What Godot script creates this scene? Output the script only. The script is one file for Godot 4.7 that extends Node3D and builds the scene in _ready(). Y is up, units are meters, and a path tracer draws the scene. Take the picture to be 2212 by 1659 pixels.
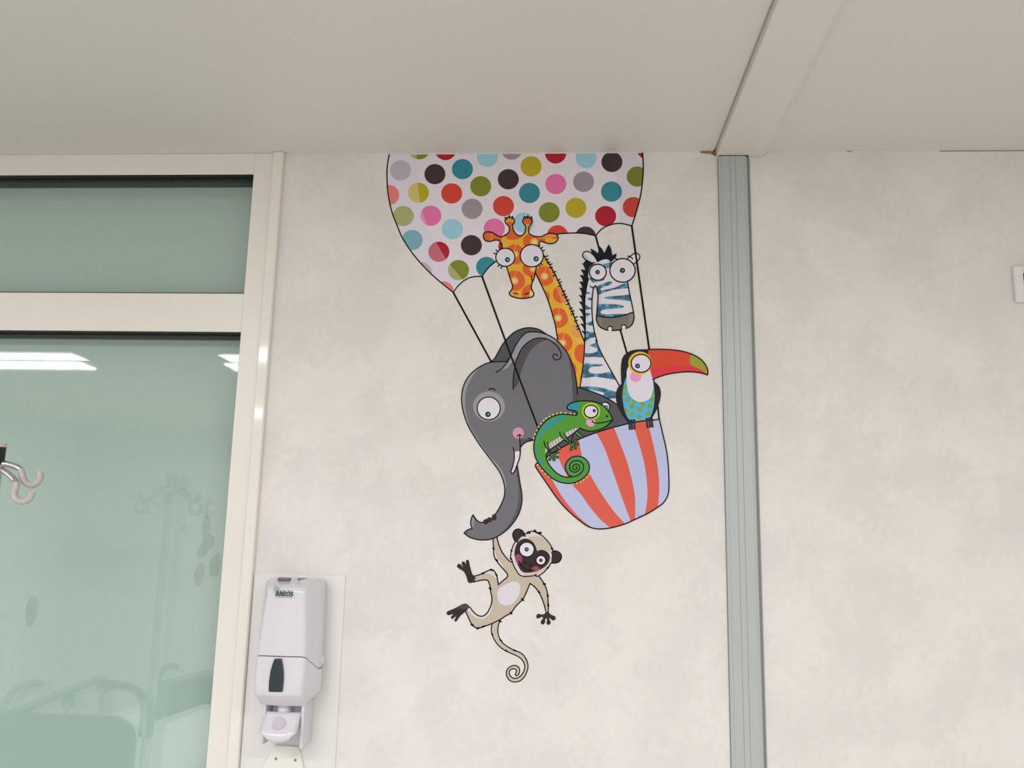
extends Node3D
# A corner of a hospital ward: a mottled wall with a big hot-air-balloon sticker, a glazed door at its left,
# a soap dispenser, a grey joint profile. Wall plane z = 0, room towards +z, y up, metres.

const EYE := Vector3(0.0, 1.6, 1.65)
const FOCAL := 1854.0            # focal length in pixels of a 2212 x 1659 frame
const CEIL := 2.383
var cam_basis: Basis

# ------------------------------------------------------------------ set-up
func _ready() -> void:
	cam_basis = Basis.from_euler(Vector3(deg_to_rad(10.25), deg_to_rad(3.6), deg_to_rad(1.29)))
	var cam := Camera3D.new()
	cam.name = "camera"
	cam.transform = Transform3D(cam_basis, EYE)
	cam.fov = rad_to_deg(2.0 * atan(829.5 / FOCAL))
	cam.near = 0.02
	add_child(cam)
	var env := Environment.new()
	env.background_mode = Environment.BG_COLOR
	env.background_color = Color(0.5, 0.5, 0.5)
	env.background_energy_multiplier = 0.1
	env.tonemap_mode = Environment.TONE_MAPPER_LINEAR
	env.tonemap_exposure = 1.0
	env.sdfgi_enabled = true
	env.ssao_enabled = true
	env.ssil_enabled = true
	var we := WorldEnvironment.new()
	we.name = "world_environment"
	we.environment = env
	add_child(we)
	for p in [[-2.8, 1.984], [-0.93, 1.984], [0.94, 1.984], [-1.5, 3.8], [0.37, 3.8]]:
		lamp_light(p[0], p[1])
	make_materials()
	build_room()
	build_door()
	build_trim()
	build_lamps()
	build_dispenser()
	build_wall_plate()
	build_pole()
	build_bed()
	build_sticker()

const LAMP_ENERGY := 2.24
func lamp_light(x: float, z: float) -> void:
	var l := AreaLight3D.new()
	l.name = "lamp_light"
	l.area_size = Vector2(1.2, 0.15)
	l.light_energy = LAMP_ENERGY
	l.light_color = Color(0.985, 0.99, 1.0)
	l.area_range = 12.0
	l.area_attenuation = 2.0
	l.shadow_enabled = true
	l.position = Vector3(x, CEIL - 0.012, z)
	l.rotation = Vector3(-PI / 2, 0, 0)
	add_child(l, true)

# ------------------------------------------------------------------ materials
var M := {}
func mat(col: Color, rough := 0.6, metal := 0.0, spec := 0.5) -> StandardMaterial3D:
	var m := StandardMaterial3D.new()
	m.albedo_color = col
	m.roughness = rough
	m.metallic = metal
	m.metallic_specular = spec
	return m

func s8(r: float, g: float, b: float) -> Color:
	return Color(r / 255.0, g / 255.0, b / 255.0)

func mottled_image(a: Color, b: Color, c: Color, sd: int) -> ImageTexture:
	var n1 := FastNoiseLite.new(); n1.seed = sd; n1.frequency = 0.011; n1.fractal_octaves = 5; n1.fractal_gain = 0.55
	var n2 := FastNoiseLite.new(); n2.seed = sd + 7; n2.frequency = 0.02; n2.fractal_octaves = 4
	var n3 := FastNoiseLite.new(); n3.seed = sd + 13; n3.frequency = 0.09; n3.fractal_octaves = 3
	var sz := 768
	var i1 := n1.get_seamless_image(sz, sz); var i2 := n2.get_seamless_image(sz, sz); var i3 := n3.get_seamless_image(sz, sz)
	var out := Image.create(sz, sz, false, Image.FORMAT_RGB8)
	for y in sz:
		for x in sz:
			var t := smoothstep(0.28, 0.72, i1.get_pixel(x, y).r * 0.72 + i3.get_pixel(x, y).r * 0.28)
			var u := smoothstep(0.3, 0.7, i2.get_pixel(x, y).r)
			out.set_pixel(x, y, a.lerp(b, t).lerp(c, u * 0.45))
	out.generate_mipmaps()
	return ImageTexture.create_from_image(out)

func grain_image(sd: int, freq: float) -> ImageTexture:
	var n := FastNoiseLite.new(); n.seed = sd; n.frequency = freq; n.fractal_octaves = 3
	return ImageTexture.create_from_image(n.get_seamless_image(512, 512))

func make_materials() -> void:
	var w := mat(Color.WHITE, 0.55, 0.0, 0.4)
	w.albedo_texture = mottled_image(s8(226, 223, 219), s8(236, 233, 229), s8(233, 228, 224), 5)
	w.uv1_triplanar = true; w.uv1_world_triplanar = true
	w.uv1_scale = Vector3.ONE * 0.62
	M.wall = w
	var c := mat(s8(229, 225, 218), 0.42, 0.0, 0.5)
	M.ceiling = c
	M.floor = mat(s8(206, 202, 196), 0.35)
	M.frame = mat(s8(238, 234, 227), 0.33)
	M.frame_gloss = mat(s8(240, 236, 228), 0.07)
	M.gasket_and_gap = mat(s8(14, 15, 15), 0.6)
	M.frost = mat(s8(174, 200, 190), 0.03, 0.0, 0.68)
	var g := mat(Color(0.9, 1.0, 0.97, 0.04), 0.0)
	g.transparency = BaseMaterial3D.TRANSPARENCY_ALPHA
	M.pane = g
	M.pane_patch = mat(s8(158, 182, 172), 0.3)
	M.grey = mat(s8(184, 190, 190), 0.42, 0.1)
	M.grey_dark = mat(s8(134, 138, 138), 0.5)
	M.plate = mat(s8(234, 232, 230), 0.3)
	M.plastic = mat(s8(223, 220, 228), 0.09)
	M.dimple = mat(s8(208, 200, 212), 0.15)
	M.plastic_dark = mat(s8(120, 112, 116), 0.4)
	M.window = mat(s8(40, 52, 60), 0.08)
	M.green_white = mat(s8(236, 238, 228), 0.35)
	M.screw = mat(s8(150, 148, 140), 0.35, 0.8)
	M.logo = mat(s8(28, 74, 78), 0.4)
	M.logo_leaf = mat(s8(158, 178, 176), 0.4)
	M.logo_grey = mat(s8(168, 160, 166), 0.5)
	M.chrome = mat(s8(205, 205, 208), 0.12, 1.0)
	M.sleeve = mat(s8(190, 183, 180), 0.28)
	M.black = mat(s8(22, 22, 24), 0.35)
	M.cap = mat(s8(196, 190, 172), 0.4)
	M.maroon = mat(s8(84, 14, 34), 0.15)
	M.rubber = mat(s8(40, 40, 42), 0.7)
	M.bed_blue = mat(s8(60, 84, 104), 0.4)
	M.bed_grey = mat(s8(62, 70, 76), 0.4)
	M.sheet = mat(s8(225, 226, 228), 0.8)
	M.rust = mat(s8(150, 96, 52), 0.8)
	var r := mat(Color.WHITE, 0.75)
	r.albedo_texture = mottled_image(s8(150, 92, 48), s8(190, 150, 105), s8(120, 84, 56), 31)
	r.uv1_triplanar = true; r.uv1_world_triplanar = true; r.uv1_scale = Vector3.ONE * 14.0
	M.rust = r
	var lm := mat(s8(250, 250, 248), 0.4)
	lm.emission_enabled = true; lm.emission = Color(1, 0.985, 0.96); lm.emission_energy_multiplier = 3.0
	M.lamp = lm
	var v := mat(Color.WHITE, 0.5, 0.0, 0.22)
	v.vertex_color_use_as_albedo = true
	M.print = v

# ------------------------------------------------------------------ geometry helpers
func ray(px: float, py: float) -> Vector3:
	return cam_basis * Vector3((px - 1106.0) / FOCAL, -(py - 829.5) / FOCAL, -1.0)

func at_z(px: float, py: float, z := 0.0) -> Vector3:
	var d := ray(px, py)
	return EYE + d * ((z - EYE.z) / d.z)

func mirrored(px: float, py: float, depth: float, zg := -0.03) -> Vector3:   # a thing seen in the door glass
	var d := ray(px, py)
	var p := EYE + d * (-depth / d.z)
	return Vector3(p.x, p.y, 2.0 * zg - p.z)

func obj(called: String, mesh: Mesh, m: Material, parent: Node3D = self, at := Vector3.ZERO) -> MeshInstance3D:
	var o := MeshInstance3D.new()
	o.name = called
	o.mesh = mesh
	o.material_override = m
	o.position = at
	parent.add_child(o, true)
	return o

func thing(called: String, label: String, category: String, at := Vector3.ZERO, group := "") -> Node3D:
	var o := Node3D.new()
	o.name = called
	o.position = at
	add_child(o, true)
	tag(o, label, category, group)
	return o

func tag(o: Node, label: String, category: String, group := "") -> void:
	o.set_meta("label", label)
	o.set_meta("category", category)
	if group: o.set_meta("group", group)

func struct(called: String, mesh: Mesh, m: Material, label: String, category: String, at := Vector3.ZERO) -> MeshInstance3D:
	var o := obj(called, mesh, m, self, at)
	tag(o, label, category)
	o.set_meta("kind", "structure")
	return o

func quad(st: SurfaceTool, a: Vector3, b: Vector3, c: Vector3, d: Vector3, n: Vector3) -> void:
	# any order round the quad; wound so that its front looks along n
	if (b - a).cross(c - a).dot(n) > 0.0:
		var t := b; b = d; d = t
	for p in [a, b, c, a, c, d]:
		st.add_vertex(p)

func finish(st: SurfaceTool) -> ArrayMesh:
	st.generate_normals()
	return st.commit()

func begin(smooth := -1) -> SurfaceTool:
	var st := SurfaceTool.new()
	st.begin(Mesh.PRIMITIVE_TRIANGLES)
	st.set_smooth_group(smooth)
	return st

func add_box(st: SurfaceTool, lo: Vector3, hi: Vector3, b := 0.0) -> void:   # chamfered box
	var c := (lo + hi) / 2.0
	var h := (hi - lo) / 2.0
	b = minf(b, minf(h.x, minf(h.y, h.z)) * 0.98)
	var P := func(sx: int, sy: int, sz: int, ax: int) -> Vector3:   # corner point on the face across axis ax
		var v := Vector3(h.x - b, h.y - b, h.z - b)
		v[ax] += b
		return c + Vector3(v.x * sx, v.y * sy, v.z * sz)
	for ax in 3:
		for s in [-1, 1]:
			var pts := []
			for k in [[-1, -1], [1, -1], [1, 1], [-1, 1]]:
				var sg := [0, 0, 0]
				sg[ax] = s; sg[(ax + 1) % 3] = k[0]; sg[(ax + 2) % 3] = k[1]
				pts.append(P.call(sg[0], sg[1], sg[2], ax))
			var n := Vector3.ZERO; n[ax] = s
			quad(st, pts[0], pts[1], pts[2], pts[3], n)
	if b <= 0.0: return
	for ax in 3:      # edges along axis ax
		var u := (ax + 1) % 3
		var w := (ax + 2) % 3
		for su in [-1, 1]:
			for sw in [-1, 1]:
				var q := []
				for e in [[-1, u], [1, u], [1, w], [-1, w]]:
					var sg := [0, 0, 0]
					sg[ax] = e[0]; sg[u] = su; sg[w] = sw
					q.append(P.call(sg[0], sg[1], sg[2], e[1]))
				var n := Vector3.ZERO; n[u] = su; n[w] = sw
				quad(st, q[0], q[1], q[2], q[3], n)
	for sx in [-1, 1]:
		for sy in [-1, 1]:
			for sz in [-1, 1]:
				var a: Vector3 = P.call(sx, sy, sz, 0)
				var d: Vector3 = P.call(sx, sy, sz, 1)
				var e: Vector3 = P.call(sx, sy, sz, 2)
				if (d - a).cross(e - a).dot(Vector3(sx, sy, sz)) > 0.0:
					var t := d; d = e; e = t
				st.add_vertex(a); st.add_vertex(d); st.add_vertex(e)

func box(lo: Vector3, hi: Vector3, b := 0.0) -> ArrayMesh:
	var st := begin()
	add_box(st, lo, hi, b)
	return finish(st)

func add_tube(st: SurfaceTool, path: Array, r: float, sides := 12, caps := true) -> void:
	var rings := []
	var up := Vector3(0.31, 0.87, 0.38)
	for i in path.size():
		var t: Vector3 = (path[mini(i + 1, path.size() - 1)] - path[maxi(i - 1, 0)]).normalized()
		var s := t.cross(up).normalized()
		up = s.cross(t).normalized()
		var ring := []
		for k in sides:
			var a := TAU * k / sides
			ring.append(path[i] + (s * cos(a) + up * sin(a)) * r)
		rings.append(ring)
	st.set_smooth_group(1)
	for i in path.size() - 1:
		var mid: Vector3 = (path[i] + path[i + 1]) / 2.0
		for k in sides:
			var j := (k + 1) % sides
			var q: Vector3 = (rings[i][k] + rings[i + 1][j]) / 2.0
			quad(st, rings[i][k], rings[i][j], rings[i + 1][j], rings[i + 1][k], q - mid)
	if caps:
		st.set_smooth_group(-1)
		for e in [[0, 1], [path.size() - 1, path.size() - 2]]:
			var n: Vector3 = path[e[0]] - path[e[1]]
			var ring: Array = rings[e[0]]
			for k in range(1, sides - 1):
				var a: Vector3 = ring[0]; var b: Vector3 = ring[k]; var c: Vector3 = ring[k + 1]
				if (b - a).cross(c - a).dot(n) > 0.0:
					var t := b; b = c; c = t
				st.add_vertex(a); st.add_vertex(b); st.add_vertex(c)

func tube(path: Array, r: float, sides := 12) -> ArrayMesh:
	var st := begin()
	add_tube(st, path, r, sides)
	return finish(st)

func curve3(pts: Array, steps := 6) -> Array:
	var out := []
	for i in pts.size() - 1:
		var a: Vector3 = pts[maxi(i - 1, 0)]; var b: Vector3 = pts[i]; var c: Vector3 = pts[i + 1]; var d: Vector3 = pts[mini(i + 2, pts.size() - 1)]
		for k in steps:
			out.append(b.cubic_interpolate(c, a, d, float(k) / steps))
	out.append(pts[-1])
	return out

func prism(outline: PackedVector2Array, z0: float, z1: float) -> ArrayMesh:   # polygon in x, y, pushed out along z
	var st := begin()
	var idx := Geometry2D.triangulate_polygon(outline)
	for zz in [[z0, -1.0], [z1, 1.0]]:
		for t in range(0, idx.size(), 3):
			var a := Vector3(outline[idx[t]].x, outline[idx[t]].y, zz[0])
			var b := Vector3(outline[idx[t + 1]].x, outline[idx[t + 1]].y, zz[0])
			var c := Vector3(outline[idx[t + 2]].x, outline[idx[t + 2]].y, zz[0])
			if (b - a).cross(c - a).z * zz[1] > 0.0:
				var s := b; b = c; c = s
			st.add_vertex(a); st.add_vertex(b); st.add_vertex(c)
	var turn := 1.0 if Geometry2D.is_polygon_clockwise(outline) else -1.0
	for i in outline.size():
		var p := outline[i]
		var q := outline[(i + 1) % outline.size()]
		var n := Vector3(-(q.y - p.y), q.x - p.x, 0) * turn
		quad(st, Vector3(p.x, p.y, z0), Vector3(q.x, q.y, z0), Vector3(q.x, q.y, z1), Vector3(p.x, p.y, z1), n)
	return finish(st)

func rounded_rect(lo: Vector2, hi: Vector2, r: float, steps := 6) -> PackedVector2Array:
	var out := PackedVector2Array()
	for c in [[hi.x - r, hi.y - r, 0.0], [lo.x + r, hi.y - r, 0.25], [lo.x + r, lo.y + r, 0.5], [hi.x - r, lo.y + r, 0.75]]:
		for k in steps + 1:
			var a: float = TAU * (c[2] + 0.25 * k / steps)
			out.append(Vector2(c[0] + cos(a) * r, c[1] + sin(a) * r))
	return out

# ------------------------------------------------------------------ the room
const XL := -3.7
const XR := 2.3
const ZB := 4.6
func ceiling_slab(st: SurfaceTool, x0: float, x1: float, z0: float, z1: float) -> void:
	# the panels part at x = 0.297, where an open joint runs beside the cover strip
	if x0 < 0.2950 and x1 > 0.2992:
		add_box(st, Vector3(x0, CEIL, z0), Vector3(0.2950, CEIL + 0.1, z1))
		add_box(st, Vector3(0.2992, CEIL, z0), Vector3(x1, CEIL + 0.1, z1))
		add_box(st, Vector3(0.2950, CEIL + 0.005, z0), Vector3(0.2992, CEIL + 0.1, z1))
	else:
		add_box(st, Vector3(x0, CEIL, z0), Vector3(x1, CEIL + 0.1, z1))

func build_room() -> void:
	struct("floor", box(Vector3(XL - 0.1, -0.1, -0.2), Vector3(XR + 0.1, 0, ZB + 0.1)), M.floor, "warm beige vinyl floor of the hospital room", "floor")
	# ceiling with the lamps' openings left out (strips between them)
	var st := begin()
	var zr := [[1.909, 2.059], [3.725, 3.875]]
	var xr := [[[-3.4, -2.2], [-1.53, -0.33], [0.34, 1.54]], [[-2.1, -0.9], [-0.23, 0.97]]]
	var z := -0.2
	for k in 2:
		ceiling_slab(st, XL - 0.1, XR + 0.1, z, zr[k][0])
		var x := XL - 0.1
		for o in xr[k]:
			ceiling_slab(st, x, o[0], zr[k][0], zr[k][1])
			x = o[1]
		ceiling_slab(st, x, XR + 0.1, zr[k][0], zr[k][1])
		z = zr[k][1]
	ceiling_slab(st, XL - 0.1, XR + 0.1, z, ZB + 0.1)
	var ceil := struct("ceiling", finish(st), M.ceiling, "smooth cream painted ceiling with a slight sheen", "ceiling")
	# brownish sealant pushed out of the joint beside the ceiling cover strip
	var rs := PackedVector2Array()
	for p in [[1512, 329.6], [1520, 328.2], [1527, 326], [1531, 324.5], [1536, 327], [1541, 327.5], [1545, 329], [1547, 333], [1545.5, 336.5], [1541, 335], [1536, 331.5], [1528, 331.2], [1520, 330.6]]:
		var q := at_z(p[0], p[1], 0.0)
		rs.append(Vector2(q.x, q.y - 0.0005))
	obj("sealant", prism(rs, 0.0005, 0.003), M.rust, ceil)
	# front wall: right of the door, above nothing (the door reaches the ceiling), and left of the door
	var wf := struct("wall_front", box(Vector3(-0.60, 0, -0.1), Vector3(0.335, CEIL, 0)), M.wall, "cream wall with a mottled marbled paper between door and grey profile", "wall")
	obj("wall_panel", box(Vector3(0.335, 0, -0.1), Vector3(XR + 0.1, CEIL - 0.0018, -0.0015)), M.wall, wf)
	obj("wall_panel", box(Vector3(XL - 0.1, 0, -0.1), Vector3(-1.86, CEIL, 0)), M.wall, wf)
	# thin caulking that closes the joint under the ceiling except for the far right stretch
	var ck := begin()
	for seg in [[0.395, 0.56, 0.0022], [0.57, 0.742, 0.0018]]:
		add_box(ck, Vector3(seg[0], CEIL - seg[2], -0.012), Vector3(seg[1], CEIL + 0.001, -0.0012), 0.0004)
	obj("caulking", finish(ck), M.ceiling, wf)
	# a frayed paper edge beside the profile
	var fr := PackedVector2Array()
	for p in [[1633, 1186], [1637, 1190], [1636, 1198], [1638.5, 1204], [1638, 1214], [1640, 1222], [1636, 1226], [1633, 1215]]:
		var q := at_z(p[0], p[1], 0.0)
		fr.append(Vector2(q.x, q.y))
	obj("torn_paper_edge", prism(fr, -0.001, 0.0012), M.wall, wf)
	struct("wall_left", box(Vector3(XL - 0.1, 0, -0.1), Vector3(XL, CEIL, ZB + 0.1)), M.wall, "mottled cream wall at the end of the room", "wall")
	struct("wall_right", box(Vector3(XR, 0, -0.1), Vector3(XR + 0.1, CEIL, ZB + 0.1)), M.wall, "mottled cream wall across from the glazed door side", "wall")
	struct("wall_back", box(Vector3(XL - 0.1, 0, ZB), Vector3(XR + 0.1, CEIL, ZB + 0.1)), M.wall, "mottled cream wall behind the hospital bed", "wall")

# ------------------------------------------------------------------ the glazed door
func build_door() -> void:
	var d := Node3D.new()
	d.name = "door_1"
	d.position = Vector3(-1.2, 0, 0)
	add_child(d)
	tag(d, "white framed door with frosted green glass and a glazed transom above", "door")
	d.set_meta("kind", "structure")
	var o := Vector3(-1.2, 0, 0)
	var L := -1.75
	var R := -0.653
	var zb := -0.11
	var fz := 0.004
	var P := func(called: String, lo: Vector3, hi: Vector3, m: Material, b := 0.0012) -> MeshInstance3D:
		return obj(called, box(lo - o, hi - o, b), m, d)
	P.call("stile", Vector3(R, 0, zb), Vector3(-0.603, CEIL, fz), M.frame)
	P.call("stile", Vector3(L - 0.06, 0, zb), Vector3(L, CEIL, fz), M.frame)
	P.call("top_rail", Vector3(L, 2.3365, zb), Vector3(R, CEIL, fz), M.frame)
	P.call("middle_rail", Vector3(L, 1.9985, zb), Vector3(R + 0.0004, 2.079, fz - 0.0005), M.frame)
	P.call("bottom_rail", Vector3(L, 0.01, zb), Vector3(R, 0.16, fz), M.frame)
	# cover strips either side
	P.call("cover_strip", Vector3(-0.6115, 0, -0.02), Vector3(-0.590, CEIL, 0.012), M.frame_gloss, 0.002)
	P.call("cover_strip", Vector3(L - 0.10, 0, -0.02), Vector3(L - 0.052, CEIL, 0.012), M.frame_gloss, 0.002)
	for g in [[0.16, 1.9985, "door_pane"], [2.079, 2.3365, "transom_pane"]]:
		# black rubber glazing channel
		var st := begin()
		add_box(st, Vector3(L, g[1] - 0.0022, -0.1) - o, Vector3(R, g[1], 0.0015) - o)
		add_box(st, Vector3(L, g[0], -0.1) - o, Vector3(R, g[0] + 0.0022, 0.0) - o)
		add_box(st, Vector3(L, g[0], -0.1) - o, Vector3(L + 0.0022, g[1], 0.0) - o)
		add_box(st, Vector3(R - 0.0022, g[0], -0.1) - o, Vector3(R, g[1], -0.002) - o)
		add_box(st, Vector3(L, g[1] - 0.005, -0.018) - o, Vector3(R, g[1], -0.013) - o)
		obj("glazing_gasket", finish(st), M.gasket_and_gap, d)
		P.call(g[2], Vector3(L + 0.002, g[0] + 0.002, -0.0305), Vector3(R - 0.002, g[1] - 0.002, -0.03), M.pane, 0.0)
		var h: float = (g[1] - g[0]) / 2.0 - 0.0025
		var f := obj("frosted_" + g[2], box(Vector3(L + 0.003 + 1.2, -h, -0.003), Vector3(R - 0.003 + 1.2, h, 0.003)), M.frost, d, Vector3(0, (g[0] + g[1]) / 2.0, -0.062))
		f.rotation.x = deg_to_rad(-0.36) if g[2] == "door_pane" else 0.0
		if g[2] == "door_pane":      # flat patches a little darker and rougher than the frosted sheet
			for sm_ in [[445, 1091, 451, 1104, 446, 1119, 441, 1110], [437, 1127, 447, 1115, 455, 1130, 450, 1150, 462, 1160, 459, 1180, 449, 1188, 441, 1201, 426, 1201, 428, 1186, 438, 1166, 435, 1142], [419, 1238, 427, 1221, 438, 1214, 442, 1230, 437, 1255, 430, 1268, 422, 1263, 418, 1250], [455, 1206, 464, 1199, 474, 1195, 472, 1240, 455, 1246, 452, 1225], [395, 1129, 400, 1135, 397, 1147, 392, 1140], [58, 1302, 67, 1289, 80, 1292, 79, 1325, 71, 1350, 61, 1354, 55, 1336]]:
				var flat := PackedVector2Array()
				for q in smooth_path(pp([0.0, 0.0, 1.0], sm_), true, 4):
					var w := at_z(q.x, q.y, -0.0612)
					flat.append(Vector2(w.x - o.x, w.y - (g[0] + g[1]) / 2.0))
				obj("darker_patch", prism(flat, 0.0030, 0.0032), M.pane_patch, f)
	# a lever handle and its rose low on the closing side
	var hd := obj("door_handle", tube([Vector3(-1.70, 1.02, 0.004) - o, Vector3(-1.70, 1.02, 0.055) - o, Vector3(-1.58, 1.02, 0.058) - o], 0.009), M.chrome, d)
	obj("rose", tube([Vector3(-1.70, 1.02, 0.003) - o, Vector3(-1.70, 1.02, 0.012) - o], 0.025, 20), M.chrome, hd)

# ------------------------------------------------------------------ joint profile, ceiling strip, lamps
func build_trim() -> void:
	var t := Node3D.new()
	t.name = "trim_1"
	t.position = Vector3(0.332, 0, 0)
	add_child(t)
	tag(t, "grey ribbed aluminium joint profile running up the wall", "trim")
	t.set_meta("kind", "structure")
	var top := 2.3692
	var x0 := 0.3035 - 0.332
	var w := 0.0565
	# cross-section with a step at each side and two shallow ribs
	var prof := PackedVector2Array()
	for p in [[0, 0], [0, 0.006], [0.003, 0.0075], [0.0055, 0.0075], [0.006, 0.0085], [0.0215, 0.0085], [0.0222, 0.0076], [0.0228, 0.0085], [0.0325, 0.0085], [0.0331, 0.0076], [0.0338, 0.0085], [0.0505, 0.0085], [0.051, 0.0075], [0.0535, 0.0075], [w, 0.006], [w, 0]]:
		prof.append(Vector2(x0 + p[0], p[1]))
	var st := begin()
	for i in prof.size() - 1:
		var a := prof[i]; var b := prof[i + 1]
		quad(st, Vector3(a.x, 0, a.y), Vector3(b.x, 0, b.y), Vector3(b.x, top, b.y), Vector3(a.x, top, a.y), Vector3(-(b.y - a.y), 0, b.x - a.x))
	var idx := Geometry2D.triangulate_polygon(prof)
	for k in range(0, idx.size(), 3):
		var a := Vector3(prof[idx[k]].x, top, prof[idx[k]].y); var b := Vector3(prof[idx[k + 1]].x, top, prof[idx[k + 1]].y); var c := Vector3(prof[idx[k + 2]].x, top, prof[idx[k + 2]].y)
		if (b - a).cross(c - a).y > 0.0:
			var s := b; b = c; c = s
		st.add_vertex(a); st.add_vertex(b); st.add_vertex(c)
	obj("cover_profile", finish(st), M.grey, t)
	obj("end_gap_shadow", box(Vector3(x0 + 0.001, top, 0.0), Vector3(x0 + w + 0.003, 2.3709, 0.0078)), M.gasket_and_gap, t)  # black strip standing in for the shadow in the gap above the profile
	obj("backing_profile", box(Vector3(x0 + w - 0.004, 0, -0.002), Vector3(x0 + w + 0.0062, top - 0.001, 0.0016), 0.0004), M.grey_dark, t)
	obj("backing_profile", box(Vector3(x0 - 0.0012, 0, -0.001), Vector3(x0 + 0.004, top - 0.001, 0.0006), 0.0002), M.grey_dark, t)
	# flat cover strip on the ceiling, its right side bevelled
	var sec := PackedVector2Array([Vector2(0.2996, CEIL + 0.001), Vector2(0.3003, 2.3712), Vector2(0.3905, 2.3708), Vector2(0.4085, CEIL + 0.0005)])
	var sb := begin()
	for i in 3:
		var a := sec[i]; var b := sec[i + 1]
		quad(sb, Vector3(a.x, a.y, 0.0), Vector3(b.x, b.y, 0.0), Vector3(b.x, b.y, ZB), Vector3(a.x, a.y, ZB), Vector3((b.y - a.y), -(b.x - a.x), 0))
	for i in [1, 2]:
		for zz in [[0.0, -1.0], [ZB, 1.0]]:
			var a := Vector3(sec[0].x, sec[0].y, zz[0]); var b := Vector3(sec[i].x, sec[i].y, zz[0]); var c := Vector3(sec[i + 1].x, sec[i + 1].y, zz[0])
			if (b - a).cross(c - a).z * zz[1] > 0.0:
				var s := b; b = c; c = s
			sb.add_vertex(a); sb.add_vertex(b); sb.add_vertex(c)
	struct("trim_2", finish(sb), M.ceiling, "flat cream cover strip across the ceiling above the grey profile", "trim")

func build_lamps() -> void:
	var spots := [[-2.8, 1.984, "recessed strip light in the ceiling nearest the room's end wall"], [-0.93, 1.984, "recessed strip light in the ceiling facing the glazed door"], [0.94, 1.984, "recessed strip light in the ceiling beside the cream cover strip"], [-1.5, 3.8, "recessed strip light in the ceiling over the bed's far end"], [0.37, 3.8, "recessed strip light in the ceiling crossing the cream cover strip"]]
	for s in spots:
		var t := thing("ceiling_lamp", s[2], "lamp", Vector3(s[0], CEIL, s[1]), "recessed strip lights")
		obj("diffuser", box(Vector3(-0.597, 0.0, -0.072), Vector3(0.597, 0.012, 0.072)), M.lamp, t)
		var st := begin()
		add_box(st, Vector3(-0.6, -0.004, -0.075), Vector3(0.6, 0.03, -0.071), 0.001)
		add_box(st, Vector3(-0.6, -0.004, 0.071), Vector3(0.6, 0.03, 0.075), 0.001)
		add_box(st, Vector3(-0.6, -0.0042, -0.0709), Vector3(-0.596, 0.03, 0.0709), 0.001)
		add_box(st, Vector3(0.596, -0.0042, -0.0709), Vector3(0.6, 0.03, 0.0709), 0.001)
		add_box(st, Vector3(-0.6, 0.03, -0.075), Vector3(0.6, 0.06, 0.075), 0.0)
		obj("housing", finish(st), M.frame, t)

# ------------------------------------------------------------------ dispenser
func section(yb: float, yf: float, hb: float, hm: float, hf: float, d: float, r: float) -> Array:
	# one horizontal cut: back edge on the wall, widest a little way out, rounded front corners; y runs from yb (back) to yf (front)
	var base := [Vector2(-hb, 0.0), Vector2(-hm, 0.036), Vector2(-hf, d), Vector2(hf, d), Vector2(hm, 0.036), Vector2(hb, 0.0)]
	var out := [base[0]]
	for i in range(1, 5):
		var a: Vector2 = base[i - 1]; var b: Vector2 = base[i]; var c: Vector2 = base[i + 1]
		var rr := r if i in [2, 3] else 0.012
		var p := b + (a - b).normalized() * rr
		var q := b + (c - b).normalized() * rr
		for k in 7:
			var t := k / 6.0
			out.append(p.lerp(b, t).lerp(b.lerp(q, t), t))
		if i == 2:
			for k in range(1, 8):
				var bow: Vector2 = q.lerp(Vector2(-q.x, q.y), k / 8.0)
				bow.y += 0.0030 * sin(PI * k / 8.0)
				out.append(bow)
	out.append(base[5])
	var res := []
	for p in out:
		res.append(Vector3(p.x, lerpf(yb, yf, clampf((p.y - 0.045) / (d - 0.045), 0, 1)), p.y))
	return res

func loft(secs: Array, cap_lo := true, cap_hi := true) -> ArrayMesh:
	var st := begin(1)
	for i in secs.size() - 1:
		for k in secs[i].size():
			var j: int = (k + 1) % secs[i].size()
			if k == secs[i].size() - 1: continue       # the flat back lies on the wall
			var a: Vector3 = secs[i][k]; var b: Vector3 = secs[i][j]; var c: Vector3 = secs[i + 1][j]; var e: Vector3 = secs[i + 1][k]
			var ctr := (a + b + c + e) / 4.0 - Vector3(0, 0, 0.02)
			var n := (b - a).cross(e - a)
			if n.length() < 1e-12: n = (c - b).cross(e - c)
			if n.dot(Vector3(ctr.x, 0, ctr.z)) < 0.0: n = -n
			quad(st, a, b, c, e, n)
	for e in [[0, -1.0, cap_lo], [secs.size() - 1, 1.0, cap_hi]]:
		if not e[2]: continue
		st.set_smooth_group(2)
		var s: Array = secs[e[0]]
		for k in range(1, s.size() - 1):
			var a: Vector3 = s[0]; var b: Vector3 = s[k]; var c: Vector3 = s[k + 1]
			if (b - a).cross(c - a).y * e[1] > 0.0:
				var t := b; b = c; c = t
			st.add_vertex(a); st.add_vertex(b); st.add_vertex(c)
	return finish(st)

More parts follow.
